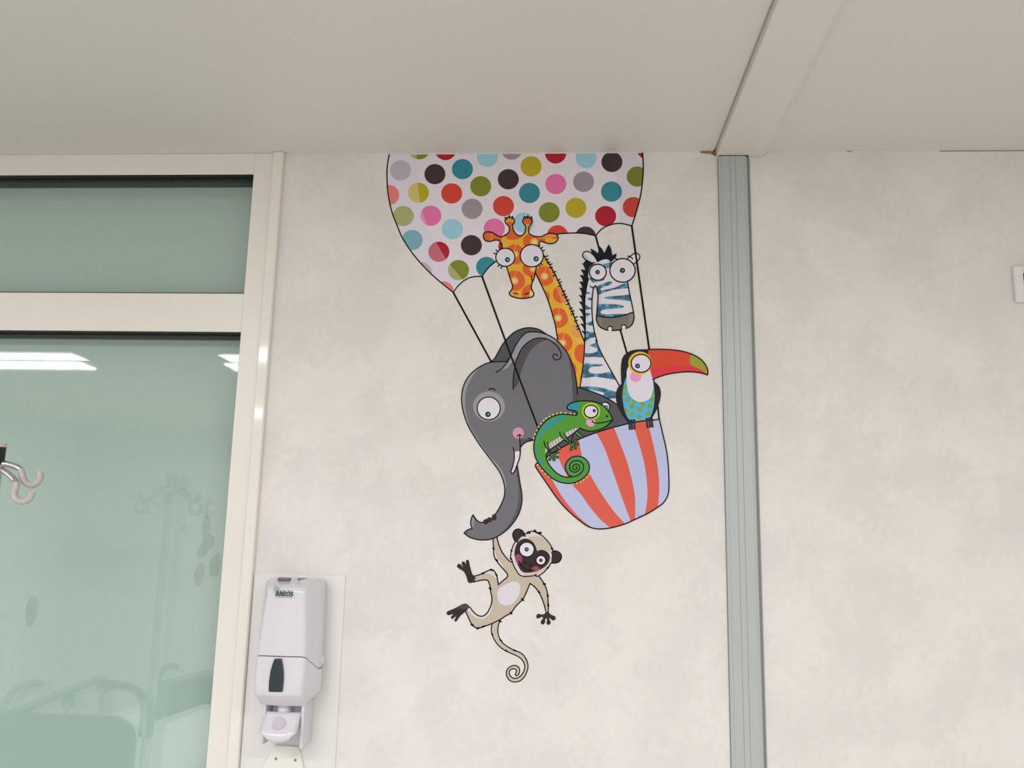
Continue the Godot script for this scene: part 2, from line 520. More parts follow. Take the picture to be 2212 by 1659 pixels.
func build_dispenser() -> void:
	# thin protective panel behind it
	var pl := obj("wall_guard_panel", box(Vector3(-0.0885, -0.75, 0), Vector3(0.0885, 0, 0.0025), 0.0006), M.plate, self, Vector3(-0.5005, 1.5255, 0))
	tag(pl, "thin white protective panel on the wall behind the soap dispenser", "panel")
	var c := Vector3(-0.499, 0, 0.0025)
	var t := thing("soap_dispenser", "white plastic wall soap dispenser with dark level window, beside the door", "dispenser", c)
	var body := obj("body", loft([section(1.362, 1.3868, 0.052, 0.0605, 0.0425, 0.085, 0.007), section(1.40, 1.41, 0.052, 0.0600, 0.0415, 0.0845, 0.007), section(1.45, 1.455, 0.052, 0.0590, 0.038, 0.083, 0.007), section(1.492, 1.492, 0.052, 0.0575, 0.0345, 0.081, 0.007), section(1.505, 1.5025, 0.051, 0.0568, 0.0335, 0.0800, 0.007), section(1.511, 1.506, 0.050, 0.0555, 0.0322, 0.0775, 0.007), section(1.5155, 1.508, 0.0485, 0.0525, 0.030, 0.073, 0.008), section(1.5185, 1.5095, 0.0455, 0.0475, 0.027, 0.066, 0.008), section(1.5195, 1.5105, 0.040, 0.041, 0.023, 0.058, 0.008)]), M.plastic, t)
	var slot := begin()
	add_box(slot, Vector3(-0.031, 1.5150, 0.026), Vector3(-0.010, 1.5199, 0.037))
	add_box(slot, Vector3(0.006, 1.5150, 0.026), Vector3(0.022, 1.5199, 0.037))
	obj("key_slot", finish(slot), M.plastic_dark, body)
	var inner := obj("seam", loft([section(1.352, 1.376, 0.050, 0.0585, 0.0405, 0.0830, 0.007), section(1.372, 1.392, 0.050, 0.0585, 0.0405, 0.0830, 0.007)]), M.plastic_dark, t)
	inner.set_meta("label", "dark gap between upper cover and lower cap")
	var cap := obj("lower_cap", loft([section(1.3025, 1.2985, 0.040, 0.043, 0.0395, 0.062, 0.007), section(1.306, 1.3055, 0.0425, 0.0475, 0.0405, 0.072, 0.007), section(1.318, 1.319, 0.048, 0.0585, 0.042, 0.0885, 0.007), section(1.322, 1.3235, 0.050, 0.0618, 0.0428, 0.0905, 0.007), section(1.335, 1.345, 0.052, 0.0625, 0.0432, 0.0895, 0.007), section(1.3600, 1.3853, 0.052, 0.0615, 0.0435, 0.0868, 0.007)]), M.plastic, t)
	obj("pivot", tube([Vector3(0.052, 1.374, 0.030), Vector3(0.0615, 1.374, 0.030)], 0.0075, 18), M.plastic, t)
	# level window: a dark oblong set in the cap's face
	var win := PackedVector2Array()
	for p in [[594.5, 1422.6], [608, 1422.6], [611, 1436], [613.3, 1455], [613.2, 1470], [611.4, 1492.5], [609.5, 1494], [583.5, 1493.6], [581.6, 1491.5], [582.6, 1470], [585.5, 1450], [590, 1434]]:
		var q := at_z(p[0], p[1], 0.0945)
		win.append(Vector2(q.x - c.x, q.y))
	obj("level_window", prism(win, 0.086, 0.0955), M.window, cap)
	# pump seat and the push lever under the cap
	obj("pump_block", box(Vector3(-0.0295, 1.250, 0.0), Vector3(0.0345, 1.301, 0.030), 0.004), M.plastic, t)
	obj("bracket", box(Vector3(-0.034, 1.23, 0.0), Vector3(-0.0295, 1.300, 0.060), 0.0015), M.plastic, t)
	obj("bracket", box(Vector3(0.0345, 1.225, 0.0), Vector3(0.040, 1.302, 0.058), 0.0015), M.plastic, t)
	obj("nozzle", tube([Vector3(-0.001, 1.300, 0.040), Vector3(-0.001, 1.272, 0.042)], 0.013, 18), M.plastic, t)
	# lever: a tongue leaning outwards, rounded at its end
	var st := begin(1)
	var rows := []
	for k in 13:
		var s := k / 12.0
		var hw := 0.0325 + 0.001 * s - 0.004 * pow(maxf(0.0, s - 0.75) / 0.25, 3.0)
		var bend := 0.013 * pow(maxf(0, s - 0.62) / 0.38, 2.0)
		rows.append([s, 0.058 + 0.036 * s - bend, hw])
	for k in 12:
		for m in 8:
			var q := []
			for e in [[k, m], [k, m + 1], [k + 1, m + 1], [k + 1, m]]:
				var u: float = (e[1] - 4) / 4.0
				var rw: Array = rows[e[0]]
				q.append(Vector3(u * rw[2] + 0.001, 1.2865 - 0.047 * rw[0] * (1.0 - 0.30 * rw[0] * pow(absf(u), 2.4)), rw[1] - 0.004 * u * u))
			quad(st, q[0], q[1], q[2], q[3], Vector3(0, 0.3, 1))
			var bk := []
			for p in q: bk.append(Vector3(p.x, p.y - 0.002, p.z - 0.008))
			quad(st, bk[0], bk[1], bk[2], bk[3], Vector3(0, -0.3, -1))
			if m == 0: quad(st, q[0], q[3], bk[3], bk[0], Vector3(-1, 0, 0))
			if m == 7: quad(st, q[1], q[2], bk[2], bk[1], Vector3(1, 0, 0))
			if k == 0: quad(st, q[0], q[1], bk[1], bk[0], Vector3(0, 1, 0))
			if k == 11: quad(st, q[3], q[2], bk[2], bk[3], Vector3(0, -1, 0))
	var lever := obj("push_lever", finish(st), M.plastic, t)
	# round finger dimple: a shallow ring and dish
	var ds := begin(1)
	var dc := Vector3(0.0, 1.2695, 0.0722)
	var ax := Vector3(1, 0, 0); var ay := Vector3(0, 0.787, -0.617); var az := Vector3(0, 0.617, 0.787)
	for ringk in [[0.0001, -0.0005, 0.006, -0.0004], [0.006, -0.0004, 0.0105, 0.0006], [0.0105, 0.0006, 0.0118, 0.0009], [0.0118, 0.0009, 0.0122, -0.001]]:
		for k in 24:
			var a0 := TAU * k / 24.0; var a1 := TAU * (k + 1) / 24.0
			var pts := []
			for e in [[ringk[0], ringk[1], a0], [ringk[0], ringk[1], a1], [ringk[2], ringk[3], a1], [ringk[2], ringk[3], a0]]:
				pts.append(dc + (ax * cos(e[2]) + ay * sin(e[2])) * e[0] + az * e[1])
			quad(ds, pts[0], pts[1], pts[2], pts[3], az)
	obj("finger_dimple", finish(ds), M.dimple, lever)
	# printed maker's mark on the upper cover
	var f := SystemFont.new()
	f.font_names = PackedStringArray(["Droid Sans"])
	f.font_weight = 700
	var tm := TextMesh.new()
	tm.text = "ANIOS"
	tm.font = f
	tm.font_size = 64
	tm.pixel_size = 0.0001
	tm.depth = 0.0004
	var fz := 0.0858
	var tl := at_z(614, 1283, fz + 0.0025)
	var tx := obj("maker_lettering", tm, M.logo, body, Vector3(tl.x - c.x, tl.y, fz))
	var sc: float = (37.5 / FOCAL * 1.60) / tm.get_aabb().size.x
	tx.transform = Transform3D(Basis(Vector3(sc, 0, 0), Vector3(0.16 * sc, sc * 1.12, 0), Vector3(0, 0, 1)), tx.position)
	var tx2 := obj("maker_lettering", tm, M.logo, body, tx.position)
	tx2.transform = tx.transform.translated(Vector3(0.00035, 0.0001, 0.00006))
	var marks := begin()
	for s in [[[600, 1275.6], [632, 1276.4], 1.3], [[595, 1290.2], [631, 1291.2], 1.4]]:
		var a := at_z(s[0][0], s[0][1], fz + 0.0025); var b := at_z(s[1][0], s[1][1], fz + 0.0025)
		for k in 16:          # a row of tiny illegible characters
			if k == 9: continue
			var p := a.lerp(b, k / 16.0); var q := a.lerp(b, (k + 0.6) / 16.0)
			add_box(marks, Vector3(p.x - c.x, p.y - 0.0004, fz - 0.0006), Vector3(q.x - c.x, q.y + 0.0005, fz + 0.0003))
	obj("small_print", finish(marks), M.logo_grey, body)
	var leaf := PackedVector2Array()
	for p in [[595.5, 1264], [598, 1268], [600.5, 1270], [598.5, 1275], [594.5, 1280.5], [592, 1277], [591.2, 1272], [593, 1267]]:
		var q := at_z(p[0], p[1], fz + 0.0025)
		leaf.append(Vector2(q.x - c.x, q.y))
	obj("leaf_emblem", prism(leaf, fz - 0.002, fz + 0.0003), M.logo_leaf, body)
	# the flared plate of the next holder just under it
	var pts := PackedVector2Array()
	var bo := Vector3(-0.503, 1.10, 0.0025)
	for p in [[-0.5245, 1.2175], [-0.4825, 1.2165], [-0.4790, 1.213], [-0.4690, 1.180], [-0.462, 1.150], [-0.462, 1.06], [-0.551, 1.06], [-0.551, 1.163], [-0.5436, 1.180], [-0.5285, 1.2145]]:
		pts.append(Vector2(p[0] - bo.x, p[1] - bo.y))
	var h := thing("holder_bracket", "flared white mounting plate with two screws under the soap dispenser", "bracket", bo)
	obj("back_plate", prism(pts, 0.0, 0.006), M.green_white, h)
	for p in [[596, 1639], [638, 1642]]:
		var q := at_z(p[0], p[1], 0.0085) - bo
		obj("screw", tube([Vector3(q.x, q.y, 0.005), Vector3(q.x, q.y, 0.0068)], 0.0024, 14), M.screw, h)

func build_wall_plate() -> void:
	var a := at_z(2186, 577.5, 0.0); var b := at_z(2190.5, 654, 0.0)
	var x0 := (a.x + b.x) / 2.0
	var o := Vector3(x0 + 0.06, b.y, -0.0015)
	var h := a.y - b.y
	var t := thing("wall_sign_frame", "small white wall frame around a dark red glossy panel", "sign", o)
	var st := begin()
	var m := 0.018
	add_box(st, Vector3(-0.06, 0, 0), Vector3(-0.06 + m - 0.001, h, 0.010), 0.0015)
	add_box(st, Vector3(0.06 - m, 0, 0), Vector3(0.06, h, 0.012), 0.0015)
	add_box(st, Vector3(-0.0440, 0, 0), Vector3(0.0435, m, 0.0117), 0.0015)
	add_box(st, Vector3(-0.0440, h - 0.014, 0), Vector3(0.0435, h, 0.0117), 0.0015)
	obj("frame", finish(st), M.plate, t)
	obj("panel", box(Vector3(-0.055, 0.005, 0), Vector3(0.055, h - 0.005, 0.006)), M.maroon, t)

# ------------------------------------------------------------------ drip pole
func build_pole() -> void:
	var px := -0.9335
	var pz := 0.29
	var o := Vector3(px, 0, pz)
	var t := thing("drip_pole", "chrome drip pole with curved hooks standing in front of the glazed door", "pole", o)
	obj("pole", tube([Vector3(0, 0.12, 0), Vector3(0, 1.70, 0)], 0.0115, 20), M.chrome, t)
	obj("top_sleeve", tube([Vector3(0, 1.700, 0), Vector3(0, 1.7305, 0)], 0.0128, 20), M.black, t)
	obj("top_cap", tube([Vector3(0, 1.7305, 0), Vector3(0, 1.7365, 0)], 0.0130, 20), M.cap, t)
	obj("hook_collar", tube([Vector3(0, 1.686, 0), Vector3(0, 1.7015, 0)], 0.0135, 20), M.chrome, t)
	var h1 := [[-30, 800], [60, 768], [160, 785], [280, 825], [345, 885], [365, 970], [395, 1050], [465, 1108], [550, 1110], [625, 1055], [655, 980], [645, 905]]
	var h2 := [[-20, 850], [60, 880], [150, 945], [240, 1035], [268, 1110], [250, 1190], [230, 1270], [270, 1350], [360, 1382], [450, 1355], [505, 1295], [520, 1230]]
	for k in 2:
		var pts := []
		var src: Array = [h1, h2][k]
		for i in src.size():
			var zz: float = [-0.006, 0.012][k] * minf(1.0, i / 4.0) + pz
			pts.append(at_z(src[i][0] / 7.54, 900.0 + src[i][1] / 7.54, zz) - o)
		for side in [1.0, -1.0]:
			var path := []
			for p in pts: path.append(Vector3(p.x * side, p.y, p.z * side))
			var c := curve3(path, 6)
			var cut := int(c.size() * 0.34)
			var hk := obj("hook", tube(c.slice(0, cut + 3), 0.0050, 12), M.chrome, t)
			obj("hook_sleeve", tube(c.slice(cut), 0.0054, 12), M.sleeve, hk)
	obj("base_hub", tube([Vector3(0, 0.06, 0), Vector3(0, 0.125, 0)], 0.03, 20), M.chrome, t)
	for k in 5:
		var a := TAU * k / 5.0 + 0.3
		var e := Vector3(cos(a), 0, sin(a)) * 0.24
		var lg := obj("base_leg", tube([Vector3(0, 0.09, 0), e * 0.5 + Vector3(0, 0.085, 0), e + Vector3(0, 0.07, 0)], 0.012, 10), M.chrome, t)
		var side := Vector3(-sin(a), 0, cos(a)) * 0.011
		obj("caster", tube([e + Vector3(0, 0.028, 0) - side, e + Vector3(0, 0.028, 0) + side], 0.028, 16), M.rubber, lg)

# ------------------------------------------------------------------ bed that the door glass mirrors
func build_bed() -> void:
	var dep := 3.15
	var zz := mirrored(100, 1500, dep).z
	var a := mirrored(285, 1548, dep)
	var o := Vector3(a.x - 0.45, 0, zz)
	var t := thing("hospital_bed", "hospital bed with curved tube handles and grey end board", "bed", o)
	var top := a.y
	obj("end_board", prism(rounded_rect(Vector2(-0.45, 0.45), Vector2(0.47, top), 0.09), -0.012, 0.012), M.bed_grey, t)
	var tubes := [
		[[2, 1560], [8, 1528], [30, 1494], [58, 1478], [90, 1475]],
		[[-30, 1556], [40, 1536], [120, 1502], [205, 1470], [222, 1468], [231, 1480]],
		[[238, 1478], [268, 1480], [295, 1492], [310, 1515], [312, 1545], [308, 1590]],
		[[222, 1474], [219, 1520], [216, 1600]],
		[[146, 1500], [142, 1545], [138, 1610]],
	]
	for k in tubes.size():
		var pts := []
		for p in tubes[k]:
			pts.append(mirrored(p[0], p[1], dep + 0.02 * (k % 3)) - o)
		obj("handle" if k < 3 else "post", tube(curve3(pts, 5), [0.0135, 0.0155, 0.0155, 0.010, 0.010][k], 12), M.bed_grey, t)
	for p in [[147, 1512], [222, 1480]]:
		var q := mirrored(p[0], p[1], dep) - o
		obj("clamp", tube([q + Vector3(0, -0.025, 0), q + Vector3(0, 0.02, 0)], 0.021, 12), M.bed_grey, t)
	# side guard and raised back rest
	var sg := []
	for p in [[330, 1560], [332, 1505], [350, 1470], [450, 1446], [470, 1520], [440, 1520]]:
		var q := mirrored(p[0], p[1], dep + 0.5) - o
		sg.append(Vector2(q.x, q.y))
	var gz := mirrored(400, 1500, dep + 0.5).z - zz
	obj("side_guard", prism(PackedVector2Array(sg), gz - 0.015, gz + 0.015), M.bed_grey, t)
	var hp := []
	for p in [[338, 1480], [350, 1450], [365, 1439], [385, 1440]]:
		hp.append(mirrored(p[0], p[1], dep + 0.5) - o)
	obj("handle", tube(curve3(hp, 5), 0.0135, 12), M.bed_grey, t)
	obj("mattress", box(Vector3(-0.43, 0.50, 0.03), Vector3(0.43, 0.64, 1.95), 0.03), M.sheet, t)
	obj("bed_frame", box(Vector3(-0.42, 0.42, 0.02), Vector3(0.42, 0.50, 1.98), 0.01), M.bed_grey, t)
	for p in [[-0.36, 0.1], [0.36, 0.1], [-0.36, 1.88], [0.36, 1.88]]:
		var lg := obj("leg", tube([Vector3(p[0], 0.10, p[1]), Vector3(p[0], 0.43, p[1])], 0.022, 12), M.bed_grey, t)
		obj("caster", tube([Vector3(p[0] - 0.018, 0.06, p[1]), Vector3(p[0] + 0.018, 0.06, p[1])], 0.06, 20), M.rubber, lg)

# ------------------------------------------------------------------ the sticker: flat vinyl print, drawn as shapes on the wall
# A frame is a magnified view [x, y, scale] of the photograph; points are read off in it and turned into places on the wall.
const FA := [800.0, 300.0, 6.9125]
const FB := [1100.0, 300.0, 6.9125]
const FC := [820.0, 440.0, 6.9125]
const FD := [1020.0, 440.0, 9.2167]
const FE := [1030.0, 560.0, 9.2167]
const FF := [1220.0, 480.0, 11.06]
const FG := [1220.0, 590.0, 11.06]
const FH := [1160.0, 660.0, 6.9125]
const FI := [980.0, 690.0, 6.9125]
const FJ := [980.0, 900.0, 5.925]
const FK := [1140.0, 850.0, 8.295]
const FL := [1310.0, 740.0, 8.2958]
const FM := [1140.0, 890.0, 6.381]
const FN := [950.0, 1130.0, 7.9]
const FO := [1080.0, 1130.0, 13.825]
const FP := [950.0, 1270.0, 7.9]

var art := {}            # part path -> [vertices, colours]
var art_order := []
var part := ""
var expo := 0.7          # how bright white paper is in the photograph at that height; colours are read there and divided by it
var anchor := Vector3.ZERO
const STEP := 0.00002

func pt(fr: Array, x: float, y: float) -> Vector2:
	return Vector2(fr[0] + x / fr[2], fr[1] + y / fr[2])

func pp(fr: Array, a: Array) -> PackedVector2Array:
	var out := PackedVector2Array()
	for i in range(0, a.size(), 2):
		out.append(pt(fr, a[i], a[i + 1]))
	return out

func smooth_path(p: PackedVector2Array, closed: bool, steps := 6) -> PackedVector2Array:
	# Hermite curve through the points; a point written twice is a corner
	var q := PackedVector2Array()
	var corner := []
	for i in p.size():
		if i > 0 and p[i].distance_to(p[i - 1]) < 0.01:
			corner[-1] = true
			continue
		q.append(p[i]); corner.append(false)
	var n := q.size()
	if closed and n > 1 and q[0].distance_to(q[n - 1]) < 0.01:
		q.remove_at(n - 1); corner.pop_back(); n -= 1
	if n < 3: return q
	var out := PackedVector2Array()
	for i in (n if closed else n - 1):
		var j := (i + 1) % n
		var a := q[i]; var b := q[j]
		var ta := b - a; var tb := b - a
		if not corner[i] and (closed or i > 0):
			ta = (b - q[(i - 1 + n) % n]) * 0.5
			ta = ta.limit_length(a.distance_to(b) * 1.2)
		if not corner[j] and (closed or j < n - 1):
			tb = (q[(j + 1) % n] - a) * 0.5
			tb = tb.limit_length(a.distance_to(b) * 1.2)
		for k in steps:
			var t := float(k) / steps
			var t2 := t * t; var t3 := t2 * t
			out.append(a * (2 * t3 - 3 * t2 + 1) + ta * (t3 - 2 * t2 + t) + b * (-2 * t3 + 3 * t2) + tb * (t3 - t2))
	if not closed: out.append(q[n - 1])
	return out

func sm(fr: Array, a: Array) -> PackedVector2Array:      # smooth closed outline
	return smooth_path(pp(fr, a), true)

func ell(fr: Array, x: float, y: float, rx: float, ry := -1.0, turn := 0.0, n := 36) -> PackedVector2Array:
	if ry < 0.0: ry = rx
	var out := PackedVector2Array()
	for k in n:
		var v := Vector2(cos(TAU * k / n) * rx, sin(TAU * k / n) * ry).rotated(deg_to_rad(turn))
		out.append(pt(fr, x + v.x, y + v.y))
	return out

func ink(c: Color) -> Color:       # a colour read in the photograph -> the print's own (linear) colour
	var l := c.srgb_to_linear()
	var k := Vector3(l.r, l.g / 0.965, l.b / 0.91) / expo
	k *= minf(1.0, 0.86 / maxf(k.x, maxf(k.y, k.z)))      # no print is whiter than this; its tint stays
	return Color(k.x, k.y, k.z)

func go(path: String, e := -1.0) -> void:
	part = path
	if e > 0.0: expo = e
	if not art.has(path):
		art[path] = [PackedVector3Array(), PackedColorArray()]
		art_order.append(path)

func tri(a: Vector2, b: Vector2, c: Vector2, layer: int, col: Color) -> void:
	var z := 0.0003 + layer * STEP
	var A := at_z(a.x, a.y, z) - anchor; var B := at_z(b.x, b.y, z) - anchor; var C := at_z(c.x, c.y, z) - anchor
	var cr := (B - A).cross(C - A).z
	if absf(cr) < 1e-12: return
	if cr > 0.0:
		var t := B; B = C; C = t
	art[part][0].append_array(PackedVector3Array([A, B, C]))
	art[part][1].append_array(PackedColorArray([col, col, col]))

func fill(layer: int, c: Color, poly: PackedVector2Array, clip = null) -> void:
	var col := ink(c)
	var list := [poly]
	if clip != null: list = Geometry2D.intersect_polygons(poly, clip)
	for p: PackedVector2Array in list:
		if clip != null and Geometry2D.is_polygon_clockwise(p): continue
		if p.size() < 3: continue
		var idx := Geometry2D.triangulate_polygon(p)
		if idx.is_empty():
			for q: PackedVector2Array in Geometry2D.offset_polygon(p, 0.02):
				if Geometry2D.is_polygon_clockwise(q): continue
				var id2 := Geometry2D.triangulate_polygon(q)
				for k in range(0, id2.size(), 3):
					tri(q[id2[k]], q[id2[k + 1]], q[id2[k + 2]], layer, col)
			continue
		for k in range(0, idx.size(), 3):
			tri(p[idx[k]], p[idx[k + 1]], p[idx[k + 2]], layer, col)

func tinted(layer: int, c: Color, poly: PackedVector2Array, clip, zone: PackedVector2Array, c2: Color) -> void:
	# the shape in colour c, and where the printed zone lies over it in colour c2
	fill(layer, c, poly, clip)
	for p: PackedVector2Array in Geometry2D.intersect_polygons(poly, zone):
		fill(layer + 1, c2, p, clip)

func line(layer: int, w: float, c: Color, p: PackedVector2Array, closed := false) -> void:
	# a drawn line of w pixels of the photograph
	var col := ink(c)
	var n := p.size()
	if n < 2: return
	var L := []; var R := []
	for i in n:
		var a := p[(i - 1 + n) % n] if closed or i > 0 else p[i]
		var b := p[(i + 1) % n] if closed or i < n - 1 else p[i]
		var d1 := (p[i] - a).normalized(); var d2 := (b - p[i]).normalized()
		if d1 == Vector2.ZERO: d1 = d2
		if d2 == Vector2.ZERO: d2 = d1
		var t := (d1 + d2)
		if t.length() < 0.2: t = d2
		t = t.normalized()
		var nn := Vector2(-t.y, t.x)
		var k := 1.0 / maxf(0.6, absf(t.dot(d2)))
		L.append(p[i] + nn * w * 0.5 * k); R.append(p[i] - nn * w * 0.5 * k)
	for i in (n if closed else n - 1):
		var j := (i + 1) % n
		tri(L[i], R[i], R[j], layer, col)
		tri(L[i], R[j], L[j], layer, col)
	if not closed:
		for e in [p[0], p[n - 1]]:
			for k in 8:
				tri(e, e + Vector2(w * 0.5, 0).rotated(TAU * k / 8), e + Vector2(w * 0.5, 0).rotated(TAU * (k + 1) / 8), layer, col)

func ln(layer: int, w: float, c: Color, fr: Array, a: Array) -> void:
	line(layer, w, c, smooth_path(pp(fr, a), false))

func mixc(a: Color, b: Color, t: float) -> Color:
	return a.lerp(b, t)

const INK := Color(0.075, 0.06, 0.055)

func eye(path: String, layer: int, fr: Array, x: float, y: float, rx: float, ry: float, px: float, py: float, pr: float, iris: Color, w := 2.4, white := Color(0.875, 0.845, 0.86)) -> void:
	var up := part
	go(path)
	fill(layer, white, ell(fr, x, y, rx, ry))
	line(layer + 1, w, INK, ell(fr, x, y, rx, ry), true)
	fill(layer + 2, Color(0.09, 0.1, 0.12), ell(fr, px, py, pr))
	fill(layer + 3, iris, ell(fr, px, py, pr * 0.62))
	fill(layer + 4, mixc(iris, Color(0.85, 0.9, 0.95), 0.7), ell(fr, px + pr * 0.16, py - pr * 0.05, pr * 0.24, pr * 0.34))
	go(up)

func build_sticker() -> void:
	anchor = at_z(1200, 1470, 0.0)
	art_balloon()
	art_giraffe()
	art_zebra()
	art_elephant()
	art_basket()
	art_ropes()
	art_chameleon()
	art_toucan()
	art_lemur()
	var root := thing("wall_sticker", "large wall sticker of cartoon animals riding in a spotted hot-air balloon", "sticker", anchor)
	var made := {}
	for path: String in art_order:
		if art[path][0].is_empty(): continue
		var arr := []
		arr.resize(Mesh.ARRAY_MAX)
		arr[Mesh.ARRAY_VERTEX] = art[path][0]
		arr[Mesh.ARRAY_COLOR] = art[path][1]
		var nn := PackedVector3Array()
		nn.resize(art[path][0].size()); nn.fill(Vector3(0, 0, 1))
		arr[Mesh.ARRAY_NORMAL] = nn
		var me := ArrayMesh.new()
		me.add_surface_from_arrays(Mesh.PRIMITIVE_TRIANGLES, arr)
		var bits := path.split("/")
		var up: Node3D = root if bits.size() == 1 else made[bits[0]]
		made[path] = obj(bits[-1].split("#")[0], me, M.print, up)
	for lb in [["balloon", "white balloon with many coloured dots"], ["giraffe", "yellow giraffe with orange patches"], ["zebra", "zebra with blue checked stripes"], ["elephant", "grey elephant with a hanging trunk"], ["basket", "lavender basket with red stripes"], ["chameleon", "green chameleon with a curled tail"], ["toucan", "black toucan with a red beak"], ["lemur", "beige lemur hanging from the trunk"]]:
		made[lb[0]].set_meta("label", lb[1])

func art_balloon() -> void:
	go("balloon", 0.57)
	var left := pp(FA, [282, 236, 262, 340, 249, 480, 250, 620, 262, 800, 292, 970, 335, 1130, 395, 1280]) + pp(FC, [330, 490, 440, 670, 580, 850, 750, 1030, 920, 1180, 1100, 1325, 1100, 1325])
	var low := pp(FC, [1160, 1240, 1240, 1165, 1330, 1110, 1430, 1088, 1530, 1085, 1530, 1085, 1580, 1010, 1640, 940, 1735, 860]) + PackedVector2Array([Vector2(1110, 534), Vector2(1150, 517)]) + pp(FB, [720, 1422, 870, 1408, 1000, 1405, 1140, 1415, 1290, 1445, 1290, 1445, 1360, 1365, 1440, 1310, 1540, 1275, 1640, 1262, 1740, 1275, 1830, 1300, 1830, 1300])
	var right := pp(FB, [1870, 1180, 1920, 1010, 1960, 850, 1985, 680, 2000, 500, 2000, 360, 1991, 212, 1991, 212])
	var top := PackedVector2Array([Vector2(840.8, 334.4), Vector2(840.8, 334.4)])
	var outline := smooth_path(top + left.slice(1) + low + right, true)
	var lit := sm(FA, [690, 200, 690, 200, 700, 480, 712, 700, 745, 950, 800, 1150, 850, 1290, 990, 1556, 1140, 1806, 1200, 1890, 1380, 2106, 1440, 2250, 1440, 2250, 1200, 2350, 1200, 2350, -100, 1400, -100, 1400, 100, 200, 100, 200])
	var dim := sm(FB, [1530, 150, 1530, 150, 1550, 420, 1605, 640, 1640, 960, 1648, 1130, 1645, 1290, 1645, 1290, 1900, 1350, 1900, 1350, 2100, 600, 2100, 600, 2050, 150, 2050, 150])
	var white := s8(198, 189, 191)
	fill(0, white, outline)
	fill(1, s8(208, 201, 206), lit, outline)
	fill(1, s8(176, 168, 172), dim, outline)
	var GR := s8(128, 118, 122); var OL := s8(104, 110, 40); var CR := s8(142, 30, 42); var BR := s8(58, 44, 46); var TE := s8(48, 110, 118)
	var LB := s8(128, 163, 174); var MU := s8(150, 134, 38); var OR := s8(172, 58, 46); var PI_ := s8(190, 96, 136)
	var dots := []
	for d in [[450, 470, GR], [730, 155, OL], [1122, 167, CR], [964, 527, BR], [1375, 452, TE], [1748, 270, LB], [2110, 160, GR], [275, 838, OR], [717, 805, MU], [1215, 815, OR], [1648, 708, OL], [2060, 603, BR], [1520, 1045, GR], [1988, 1003, OR], [492, 1152, OL], [903, 1147, PI_], [1225, 1348, LB], [1850, 1340, PI_], [625, 1510, TE]]:
		dots.append([pt(FA, d[0], d[1]), d[2]])
	for d in [[327, 410, MU], [693, 217, CR], [1150, 287, LB], [1533, 345, BR], [1910, 562, OL], [302, 808, TE], [695, 675, PI_], [1110, 642, GR], [1527, 787, TE], [1852, 1020, OR], [597, 1097, OL], [995, 1030, MU], [1440, 1153, CR], [2060, 150, CR], [215, 1250, LB], [722, 1440, OR], [1140, 1460, BR]]:
		dots.append([pt(FB, d[0], d[1]), d[2]])
	for d in [[885, 718, CR], [1370, 620, BR], [622, 1020, GR], [1178, 992, OL], [1597, 945, TE], [950, 1310, OR], [1930, 640, CR]]:
		dots.append([pt(FC, d[0], d[1]), d[2]])
	for i in dots.size():
		go("balloon/polka_dot#%d" % i)
		var e := ell([0.0, 0.0, 1.0], dots[i][0].x, dots[i][0].y, 22.7, 21.9)
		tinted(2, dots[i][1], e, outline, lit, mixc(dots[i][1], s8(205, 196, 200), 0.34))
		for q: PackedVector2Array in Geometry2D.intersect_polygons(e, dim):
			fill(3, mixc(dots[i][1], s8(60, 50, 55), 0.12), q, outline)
	go("balloon")
	line(5, 2.6, INK, smooth_path(left, false))
	line(5, 2.6, INK, smooth_path(low, false))
	line(5, 2.8, INK, smooth_path(pp(FB, [1830, 1300]) + right, false))
	ln(5, 2.4, INK, FC, [1100, 1325, 1110, 1308, 1160, 1240])

func ropes_back() -> void:
	go("rope#a", 0.68)
	line(7, 3.8, INK, PackedVector2Array([pt(FC, 1100, 1325), pt(FI, 556, 624)]))
	go("rope#b")
	line(7, 3.8, INK, PackedVector2Array([pt(FB, 1290, 1445), Vector2(1340.3, 713.9), pt(FL, 370, 200)]))

func art_ropes() -> void:
	ropes_back()
	go("rope#c", 0.7)
	line(40, 3.8, INK, PackedVector2Array([pt(FC, 1530, 1088), pt(FI, 855, 545), pt(FI, 1268, 1640)]))
	go("rope#d")
	line(40, 3.9, INK, PackedVector2Array([pt(FB, 1830, 1302), pt(FL, 768, 130)]))
	line(40, 3.4, INK, PackedVector2Array([pt(FL, 905, 1060), pt(FL, 925, 1180), pt(FL, 945, 1385)]))

func spot(layer: int, c: Color, fr: Array, x: float, y: float, rx: float, ry: float, ring: float, clip: PackedVector2Array, zone: PackedVector2Array, slit := 0.0) -> void:
	var e := ell(fr, x, y, rx, ry)
	tinted(layer, c, e, clip, zone, mixc(c, s8(225, 165, 90), 0.5))
	if ring > 0.0:
		fill(layer + 2, s8(203, 150, 62), ell(fr, x, y, ring), clip)
		fill(layer + 3, s8(212, 178, 104), ell(fr, x, y, ring * 0.68), clip)
		fill(layer + 4, s8(224, 202, 148), ell(fr, x, y, ring * 0.42), clip)
	if slit > 0.0:
		var s := pp(fr, [x + 12, y - ry - 4, x + 34, y - ry - 4, x + 20, y - slit, x - 2, y - slit])
		fill(layer + 2, s8(212, 132, 62), s, clip)

